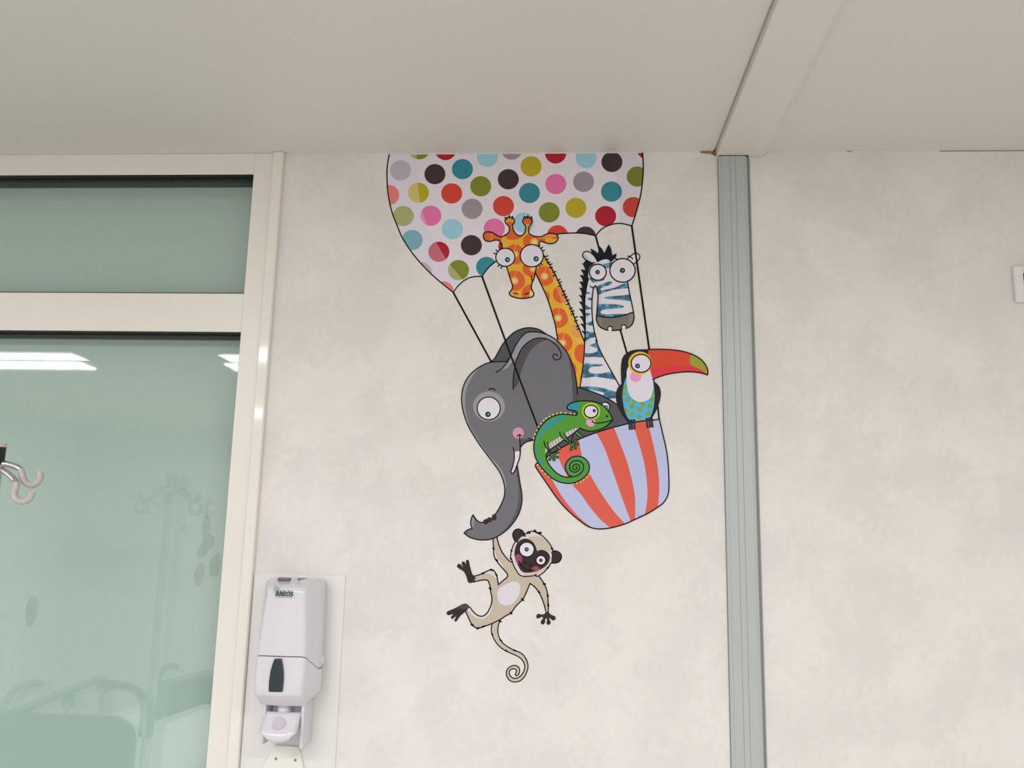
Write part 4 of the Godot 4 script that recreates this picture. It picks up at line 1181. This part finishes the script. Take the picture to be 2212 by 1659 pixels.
func art_chameleon() -> void:
	go("chameleon", 0.76)
	var GN := s8(80, 139, 52); var B := s8(48, 134, 156)
	var head := pp(FK, [705, 250, 722, 212, 780, 170, 870, 145, 980, 132, 1100, 135, 1220, 155, 1310, 190, 1380, 240, 1440, 310, 1490, 390, 1525, 467, 1525, 467, 1480, 520, 1400, 590, 1300, 640, 1200, 668, 1100, 675, 1000, 650, 935, 622, 935, 622])
	var belly := pp(FK, [850, 690, 760, 760, 640, 840, 520, 925, 420, 990, 360, 1040, 330, 1110, 342, 1190, 380, 1270, 450, 1360, 540, 1440, 640, 1488, 720, 1500, 790, 1490, 790, 1490])
	var curl := pp(FK, [740, 1465, 700, 1410, 675, 1340, 685, 1260, 730, 1190, 800, 1140, 890, 1122, 980, 1140, 1050, 1190, 1095, 1260, 1105, 1340, 1075, 1430, 1015, 1500, 930, 1560, 830, 1600, 720, 1612, 600, 1595, 490, 1550, 390, 1480, 290, 1380, 210, 1280, 150, 1170, 120, 1070, 110, 960, 120, 850, 150, 740, 200, 640, 270, 545, 350, 470, 440, 415, 540, 380, 640, 372, 750, 378, 840, 390, 882, 380, 887, 345, 850, 315, 780, 300, 718, 282])
	var body := smooth_path(head + belly + curl, true)
	# far eye and far legs
	go("chameleon/eye#far")
	fill(48, s8(222, 214, 218), ell(FK, 1385, 240, 84))
	line(49, 2.4, INK, ell(FK, 1385, 240, 84), true)
	fill(50, s8(28, 28, 32), ell(FK, 1408, 248, 34))
	fill(51, s8(200, 198, 204), ell(FK, 1412, 246, 15))
	for a in [[865, 695, 960, 775], [530, 940, 568, 980]]:
		go("chameleon/leg#far%d" % a[0])
		line(48, 8.0, INK, pp(FK, a))
		line(49, 4.2, s8(88, 140, 66), pp(FK, a))
	go("chameleon")
	ln(48, 2.2, INK, FK, [815, 745, 800, 800, 780, 850])
	go("chameleon/back_spike")
	for q in [[595, 345], [525, 360], [455, 380], [390, 415], [330, 445], [285, 485], [238, 540], [192, 600], [165, 660], [130, 730], [105, 800], [90, 865], [85, 920], [82, 990], [90, 1065], [110, 1130], [140, 1195], [180, 1280], [220, 1325], [260, 1385], [315, 1440], [375, 1490], [505, 1565], [580, 1605], [650, 1625], [735, 1628], [815, 1618], [880, 1605], [945, 1580], [1000, 1550], [1055, 1500], [1095, 1445], [1112, 1360], [1082, 1215], [975, 1125], [675, 352], [770, 358], [835, 370]]:
		fill(48, s8(203, 200, 92), ell(FK, q[0], q[1], 17, 17, 0, 10))
	go("chameleon")
	fill(52, GN, body)
	go("chameleon/blue_patch")
	fill(53, B, sm(FK, [705, 250, 730, 205, 800, 175, 880, 172, 915, 225, 890, 285, 780, 295]), body)
	for q in [[665, 408, 30, 34, -25], [572, 452, 38, 62, -25], [468, 500, 40, 72, -32], [378, 556, 40, 72, -38], [298, 620, 36, 62, -48], [230, 702, 34, 52, -60], [178, 810, 40, 32, 0], [142, 905, 34, 26, 0], [142, 1012, 36, 30, 0], [178, 1118, 36, 36, 0], [232, 1238, 40, 40, 0], [296, 1345, 28, 28, 0], [384, 1432, 28, 30, 0], [472, 1490, 26, 28, 0], [568, 1568, 32, 30, 0], [690, 1588, 24, 26, 0], [800, 1580, 28, 26, 0], [935, 1545, 24, 20, 0], [1020, 1450, 18, 26, 30], [1082, 1330, 18, 34, 0], [1045, 1228, 22, 26, -40], [955, 1155, 24, 18, 0], [880, 1145, 32, 16, 0], [790, 1178, 26, 20, -30], [708, 1262, 20, 32, 20], [702, 1345, 16, 22, 0], [770, 1440, 22, 18, 40], [850, 1440, 22, 14, 0], [975, 1360, 14, 20, 0], [900, 1300, 14, 12, 0]]:
		fill(53, B, ell(FK, q[0], q[1], q[2], q[3], q[4], 16), body)
	go("chameleon/belly")
	var patch := sm(FK, [935, 622, 935, 622, 850, 625, 760, 662, 650, 722, 560, 785, 470, 838, 365, 905, 365, 905, 385, 960, 402, 1003, 402, 1003, 520, 925, 640, 840, 760, 760, 850, 690])
	fill(54, s8(196, 184, 184), patch)
	for k in 11:
		var x := 395.0 + k * 48.0
		var y := 900.0 - k * 28.0
		fill(55, s8(150, 140, 141), pp(FK, [x - 30, y - 70, x - 8, y - 82, x + 34, y + 60, x + 12, y + 72]), patch)
	fill(54, s8(180, 172, 168), sm(FK, [322, 985, 312, 1030, 330, 1085, 360, 1040]), body)
	go("chameleon")
	line(56, 2.5, INK, body, true)
	ln(56, 2.3, INK, FK, [790, 1490, 850, 1483, 930, 1445, 985, 1380, 1000, 1310, 975, 1245, 920, 1210, 860, 1205, 800, 1222, 758, 1270, 748, 1330, 770, 1380, 820, 1410, 870, 1405, 915, 1375, 932, 1330, 920, 1290, 885, 1268, 845, 1272, 812, 1300, 805, 1335, 825, 1362, 855, 1365, 880, 1345, 882, 1318, 862, 1305])
	fill(55, s8(216, 148, 178), ell(FK, 1128, 516, 83, 80))
	ln(56, 2.4, INK, FK, [1155, 490, 1178, 520, 1250, 532, 1380, 515, 1520, 474])
	fill(56, s8(24, 30, 26), ell(FK, 1420, 408, 20))
	fill(55, s8(166, 182, 60), ell(FK, 1137, 320, 164, 156))
	eye("chameleon/eye#near", 56, FK, 1135, 322, 124, 113, 1192, 308, 29, s8(34, 36, 44), 2.5)
	go("chameleon/leg#1")
	fill(57, GN, sm(FK, [572, 690, 572, 690, 590, 760, 655, 825, 735, 880, 770, 930, 770, 930, 800, 890, 740, 850, 690, 785, 645, 712, 645, 712]))
	ln(58, 2.3, INK, FK, [572, 690, 592, 760, 655, 828, 738, 885])
	ln(58, 2.3, INK, FK, [645, 714, 690, 788, 740, 850, 785, 882])
	paw(59, FK, 800, 915, [[866, 838], [893, 908], [852, 975], [776, 1000]], s8(84, 138, 64))
	go("chameleon/leg#2")
	fill(57, GN, sm(FK, [290, 858, 290, 858, 312, 935, 360, 1000, 400, 1070, 415, 1100, 415, 1100, 455, 1075, 405, 1030, 372, 960, 356, 880, 356, 880]))
	ln(58, 2.3, INK, FK, [290, 858, 312, 935, 360, 1002, 402, 1070])
	ln(58, 2.3, INK, FK, [356, 880, 372, 960, 405, 1030, 440, 1075])
	paw(59, FK, 438, 1105, [[532, 1056], [530, 1142], [470, 1186], [392, 1180]], s8(84, 138, 64))

func art_toucan() -> void:
	go("toucan", 0.72)
	var K := s8(36, 36, 38)
	fill(48, K, sm(FL, [760, 120, 760, 120, 560, 124, 440, 145, 365, 188, 300, 250, 268, 350, 259, 500, 264, 650, 268, 742, 268, 742, 215, 790, 176, 880, 168, 980, 190, 1110, 240, 1230, 310, 1340, 390, 1445, 390, 1445, 500, 1410, 700, 1380, 815, 1350, 815, 1350, 865, 1270, 912, 1180, 952, 1060, 974, 950, 970, 860, 935, 770, 862, 700, 862, 700, 858, 655, 858, 655, 830, 640, 830, 640, 800, 400, 800, 400]))
	go("toucan/belly")
	var b := sm(FL, [365, 600, 365, 600, 325, 700, 297, 830, 285, 950, 295, 1060, 320, 1200, 360, 1310, 412, 1388, 412, 1388, 540, 1408, 690, 1382, 785, 1340, 785, 1340, 825, 1240, 850, 1130, 864, 1000, 860, 850, 835, 650, 835, 650])
	fill(49, s8(76, 160, 194), b)
	for q in [[345, 805, 44], [308, 922, 40], [378, 1020, 46], [500, 1050, 42], [458, 1135, 46], [650, 1100, 46], [775, 1143, 46], [828, 1020, 46], [850, 900, 42], [597, 1195, 46], [345, 1215, 42], [447, 1288, 46], [745, 1275, 46], [580, 1330, 46]]:
		fill(50, s8(122, 146, 54), ell(FL, q[0], q[1], q[2], q[2], 0, 20), b)
	go("toucan/bib")
	fill(51, s8(221, 213, 217), sm(FL, [372, 480, 362, 620, 366, 740, 385, 860, 430, 960, 500, 1030, 590, 1062, 680, 1055, 760, 1015, 810, 940, 835, 840, 838, 740, 825, 640, 790, 520, 720, 330, 470, 350]))
	fill(52, s8(215, 146, 180), ell(FL, 525, 612, 103, 94))
	go("toucan/beak")
	var beak := sm(FL, [757, 128, 757, 128, 900, 120, 1100, 125, 1300, 145, 1450, 180, 1580, 230, 1690, 300, 1770, 390, 1810, 480, 1818, 540, 1808, 580, 1808, 580, 1700, 545, 1550, 525, 1400, 525, 1250, 540, 1100, 565, 950, 610, 830, 660, 830, 660, 790, 520, 750, 350, 745, 200])
	fill(53, s8(193, 70, 50), beak)
	fill(54, s8(198, 56, 62), sm(FL, [760, 505, 760, 505, 900, 462, 1100, 432, 1300, 416, 1500, 430, 1650, 480, 1800, 570, 1800, 570, 1700, 600, 1400, 620, 1000, 660, 820, 700]), beak)
	fill(55, s8(144, 139, 52), sm(FL, [1520, 190, 1520, 190, 1495, 265, 1488, 330, 1520, 400, 1600, 442, 1700, 490, 1800, 565, 1800, 565, 1900, 560, 1900, 560, 1800, 300, 1650, 200]), beak)
	line(56, 2.5, INK, smooth_path(pp(FL, [757, 124, 900, 120, 1100, 125, 1300, 145, 1450, 180, 1580, 230, 1690, 300, 1770, 390, 1810, 480, 1818, 540, 1808, 580, 1808, 580, 1700, 545, 1550, 525, 1400, 525, 1250, 540, 1100, 565, 950, 610, 830, 660]), false))
	go("toucan")
	fill(57, s8(212, 168, 58), ell(FL, 602, 368, 212, 206))
	eye("toucan/eye", 58, FL, 620, 372, 178, 161, 558, 420, 42, s8(48, 66, 104), 2.6)
	for f in [[[410, 1400, 418, 1552], [450, 1395, 460, 1548], [495, 1390, 503, 1542]], [[722, 1365, 738, 1518], [768, 1360, 782, 1512], [810, 1356, 824, 1508]]]:
		go("toucan/foot#%d" % f[0][0])
		for a in f:
			line(58, 4.6, s8(30, 25, 24), pp(FL, a))
			line(59, 2.4, s8(66, 53, 50), pp(FL, a))

func art_lemur() -> void:
	go("lemur", 0.95)
	var T := s8(197, 181, 160); var LT := s8(218, 209, 207); var DK := s8(58, 48, 46)
	var a1 := pp(FN, [905, 225, 905, 225, 913, 350, 918, 430, 922, 530, 940, 600, 965, 640, 1010, 700, 1080, 780, 1140, 850, 1158, 890, 1140, 930, 1080, 980, 1000, 1052, 1000, 1052, 985, 960, 965, 885, 930, 820, 885, 797, 820, 815, 735, 855, 650, 890, 585, 905])
	var a2 := pp(FN, [580, 1005, 700, 975, 800, 972, 832, 1000, 858, 1080, 870, 1180, 888, 1260, 885, 1350, 860, 1440, 810, 1530, 760, 1575, 710, 1590, 640, 1570, 570, 1510, 515, 1435])
	var a3 := pp(FP, [440, 400, 500, 530, 555, 635, 600, 670, 655, 690, 740, 660, 850, 625, 1030, 540, 1120, 480, 1215, 425, 1300, 310, 1410, 200, 1470, 90]) + pp(FN, [1540, 1030, 1540, 1030, 1620, 1090, 1690, 1180, 1740, 1280, 1780, 1390, 1808, 1500])
	var a4 := pp(FN, [1852, 1500, 1850, 1400, 1845, 1290, 1838, 1200, 1815, 1110, 1780, 1035, 1740, 970, 1690, 905])
	var a5 := pp(FN, [1240, 668, 1180, 640, 1110, 560, 1060, 490, 1020, 400, 990, 310, 972, 235])
	var mid := pp(FN, [1690, 905, 1500, 850, 1500, 850, 1300, 800, 1300, 800])
	var body := smooth_path(a1 + pp(FN, [585, 905, 580, 1005]) + a2 + pp(FP, [440, 330, 440, 330]) + a3 + pp(FN, [1808, 1500, 1852, 1500]) + a4 + mid + a5 + pp(FN, [972, 225, 972, 225]), true)
	go("lemur/tail")
	var tail := sm(FP, [895, 600, 895, 600, 878, 700, 890, 790, 940, 900, 1020, 1000, 1130, 1075, 1250, 1130, 1350, 1180, 1420, 1250, 1450, 1340, 1430, 1430, 1370, 1510, 1290, 1545, 1220, 1520, 1185, 1460, 1195, 1410, 1240, 1382, 1290, 1390, 1310, 1420, 1295, 1460, 1290, 1490, 1320, 1495, 1350, 1465, 1362, 1410, 1345, 1355, 1290, 1325, 1220, 1335, 1160, 1380, 1135, 1440, 1145, 1510, 1190, 1575, 1270, 1605, 1360, 1590, 1440, 1520, 1490, 1420, 1505, 1330, 1480, 1230, 1420, 1140, 1340, 1090, 1240, 1050, 1130, 985, 1050, 910, 1005, 820, 990, 730, 1000, 640, 1035, 540, 1035, 540])
	fill(1, s8(196, 184, 168), tail)
	line(2, 2.3, INK, tail, true)
	for q in [[888, 780, 900, 800], [1028, 880, 1055, 908], [1120, 1068, 1150, 1082], [1255, 1058, 1295, 1076], [1020, 570, 1045, 575]]:
		line(3, 3.4, INK, pp(FP, q))
	go("lemur")
	fill(3, T, body)
	fill(4, LT, sm(FN, [720, 862, 820, 810, 890, 785, 940, 822, 975, 890, 962, 950, 900, 890, 820, 862]), body)
	fill(4, LT, sm(FN, [430, 1430, 430, 1430, 520, 1420, 570, 1510, 640, 1570, 710, 1588, 760, 1572, 820, 1510, 880, 1380, 880, 1380, 892, 1440, 840, 1560, 760, 1625, 680, 1635, 580, 1590, 480, 1490]), body)
	fill(4, s8(222, 213, 217), sm(FN, [1000, 1130, 1080, 1070, 1200, 1010, 1300, 1000, 1355, 1040, 1375, 1130, 1350, 1230, 1280, 1340, 1200, 1395, 1110, 1405, 1030, 1370, 990, 1290, 980, 1210]))
	fill(4, LT, sm(FN, [900, 440, 935, 430, 965, 560, 1010, 640, 1080, 740, 1060, 760, 960, 640, 915, 560]), body)
	for a in [a1, a2, a4, a5]:
		line(5, 2.5, INK, smooth_path(a, false))
	line(5, 2.5, INK, smooth_path(a3, false))
	for q in [[912, 425, 922, 445], [955, 622, 980, 640], [722, 862, 755, 850], [870, 793, 905, 805], [848, 1108, 872, 1130], [960, 875, 972, 895], [1400, 1295, 1425, 1318], [1205, 1525, 1225, 1545], [1682, 1165, 1702, 1190], [1772, 1040, 1798, 1040], [1838, 1225, 1848, 1250], [1845, 1390, 1856, 1410], [540, 1735, 570, 1742], [635, 1800, 665, 1790], [728, 1772, 758, 1760]]:
		line(6, 4.0, INK, pp(FN, q))
	go("lemur/foot#1")
	fill(6, DK, sm(FN, [600, 905, 560, 875, 530, 790, 508, 700, 497, 645, 472, 625, 446, 645, 446, 702, 428, 672, 397, 655, 372, 680, 382, 715, 398, 752, 358, 706, 325, 695, 297, 715, 297, 750, 340, 785, 400, 820, 435, 870, 460, 930, 480, 1005, 520, 1022, 585, 1008, 585, 1008, 600, 980, 600, 980, 595, 955, 635, 940, 635, 940, 600, 930, 600, 930]))
	go("lemur/foot#2")
	fill(6, DK, sm(FP, [440, 405, 440, 405, 370, 460, 320, 520, 290, 565, 265, 575, 247, 550, 275, 500, 265, 490, 225, 525, 195, 522, 190, 495, 222, 456, 200, 452, 150, 467, 118, 445, 125, 405, 180, 378, 250, 350, 340, 300, 420, 268, 470, 280, 530, 340, 530, 340, 490, 345, 470, 375]))
	fill(7, s8(80, 70, 72), sm(FP, [260, 350, 260, 350, 340, 306, 420, 276, 468, 288, 510, 332, 510, 332, 460, 365, 350, 358]))
	go("lemur/hand#1")
	fill(6, DK, sm(FP, [1808, 400, 1808, 400, 1790, 440, 1740, 455, 1690, 440, 1655, 460, 1648, 500, 1680, 522, 1740, 495, 1762, 508, 1742, 545, 1720, 580, 1735, 615, 1770, 622, 1795, 590, 1800, 540, 1815, 515, 1830, 550, 1820, 590, 1835, 625, 1870, 628, 1892, 600, 1885, 560, 1868, 530, 1880, 515, 1910, 545, 1945, 555, 1975, 530, 1970, 490, 1930, 470, 1890, 450, 1860, 410, 1848, 375, 1848, 375, 1825, 410]))
	go("lemur/hand#2", 0.84)
	for q in [[410, 1345, 32, 33], [457, 1320, 33, 31], [518, 1288, 29, 40]]:
		fill(41, INK, ell(FJ, q[0], q[1], q[2], q[3], 0, 20))
		fill(42, s8(62, 52, 48), ell(FJ, q[0], q[1], q[2] - 8, q[3] - 8, 0, 20))
	go("lemur/ear#1", 0.95)
	var ear1 := sm(FO, [470, 545, 440, 520, 392, 420, 385, 320, 420, 240, 490, 187, 570, 180, 660, 220, 720, 300, 745, 390, 680, 460, 540, 580])
	fill(7, DK, ear1)
	line(8, 2.2, INK, ear1, true)
	go("lemur/ear#2")
	var ear2 := sm(FO, [1500, 880, 1570, 835, 1660, 830, 1750, 860, 1820, 930, 1838, 1010, 1810, 1100, 1740, 1170, 1640, 1195, 1540, 1190, 1480, 1160, 1470, 1000])
	fill(7, DK, ear2)
	line(8, 2.2, INK, ear2, true)
	go("lemur/head")
	var head := sm(FO, [660, 400, 745, 400, 745, 325, 860, 288, 960, 243, 1060, 262, 1140, 310, 1260, 380, 1380, 490, 1470, 600, 1550, 735, 1565, 840, 1530, 870, 1550, 960, 1540, 1040, 1525, 1180, 1440, 1330, 1330, 1450, 1200, 1562, 1080, 1585, 1000, 1572, 850, 1585, 700, 1588, 580, 1540, 480, 1400, 390, 1220, 340, 1060, 322, 980, 335, 880, 355, 780, 405, 650, 465, 545, 520, 575, 575, 480])
	fill(9, LT, head)
	fill(10, s8(201, 186, 163), sm(FO, [830, 440, 950, 400, 1100, 392, 1250, 430, 1380, 520, 1470, 640, 1530, 770, 1520, 870, 1420, 850, 1300, 800, 1200, 800, 1110, 840, 1090, 720, 1030, 600, 940, 510]), head)
	fill(10, s8(206, 192, 172), sm(FO, [700, 1500, 900, 1510, 1100, 1440, 1300, 1300, 1450, 1120, 1500, 980, 1535, 1010, 1500, 1200, 1380, 1380, 1150, 1540, 950, 1572, 760, 1575]), head)
	for a in [[465, 545, 405, 650, 355, 780, 335, 830], [345, 820, 325, 930, 312, 1075, 340, 1050, 390, 1220, 480, 1400, 580, 1540, 700, 1590, 850, 1588, 1000, 1572, 1080, 1535, 1070, 1585, 1150, 1575, 1330, 1450, 1425, 1320, 1430, 1355, 1520, 1190], [745, 325, 860, 290], [820, 275, 900, 248, 970, 243, 1060, 262, 1140, 310, 1260, 380, 1380, 490, 1470, 600, 1550, 735, 1570, 840]]:
		ln(11, 2.3, INK, FO, a)
	for q in [[825, 285, 890, 290, 4.2], [1030, 215, 1090, 280, 4.0], [1140, 300, 1220, 290, 4.6], [1540, 750, 1570, 775, 4.0], [335, 820, 355, 830, 3.6], [450, 525, 520, 570, 2.4], [735, 330, 752, 398, 2.4]]:
		line(12, q[4], INK, pp(FO, [q[0], q[1], q[2], q[3]]))
	go("lemur/face")
	var face := sm(FO, [520, 590, 600, 510, 700, 468, 800, 465, 900, 500, 990, 570, 1050, 660, 1090, 760, 1110, 842, 1110, 842, 1170, 810, 1260, 800, 1350, 825, 1430, 880, 1480, 960, 1490, 1040, 1470, 1130, 1420, 1220, 1330, 1310, 1200, 1390, 1080, 1450, 950, 1475, 800, 1482, 700, 1468, 620, 1410, 540, 1270, 470, 1120, 435, 980, 435, 850, 460, 720])
	fill(12, s8(62, 50, 48), face)
	fill(13, s8(152, 76, 101), ell(FO, 545, 1075, 118, 148, 0), face)
	fill(13, s8(152, 76, 101), ell(FO, 1072, 1410, 128, 125, 0), face)
	ln(14, 2.5, s8(28, 22, 22), FO, [560, 1140, 610, 1230, 690, 1320, 790, 1380, 890, 1405, 1020, 1405])
	for q in [[765, 1172], [912, 1250]]:
		fill(14, s8(36, 29, 28), ell(FO, q[0], q[1], 46))
		fill(15, s8(60, 49, 48), ell(FO, q[0], q[1], 24))
	eye("lemur/eye#1", 14, FO, 800, 788, 222, 220, 798, 785, 62, s8(56, 78, 96), 2.2, Color(0.9, 0.88, 0.885))
	eye("lemur/eye#2", 14, FO, 1222, 1108, 145, 142, 1222, 1110, 54, s8(48, 50, 62), 2.2, Color(0.9, 0.88, 0.885))
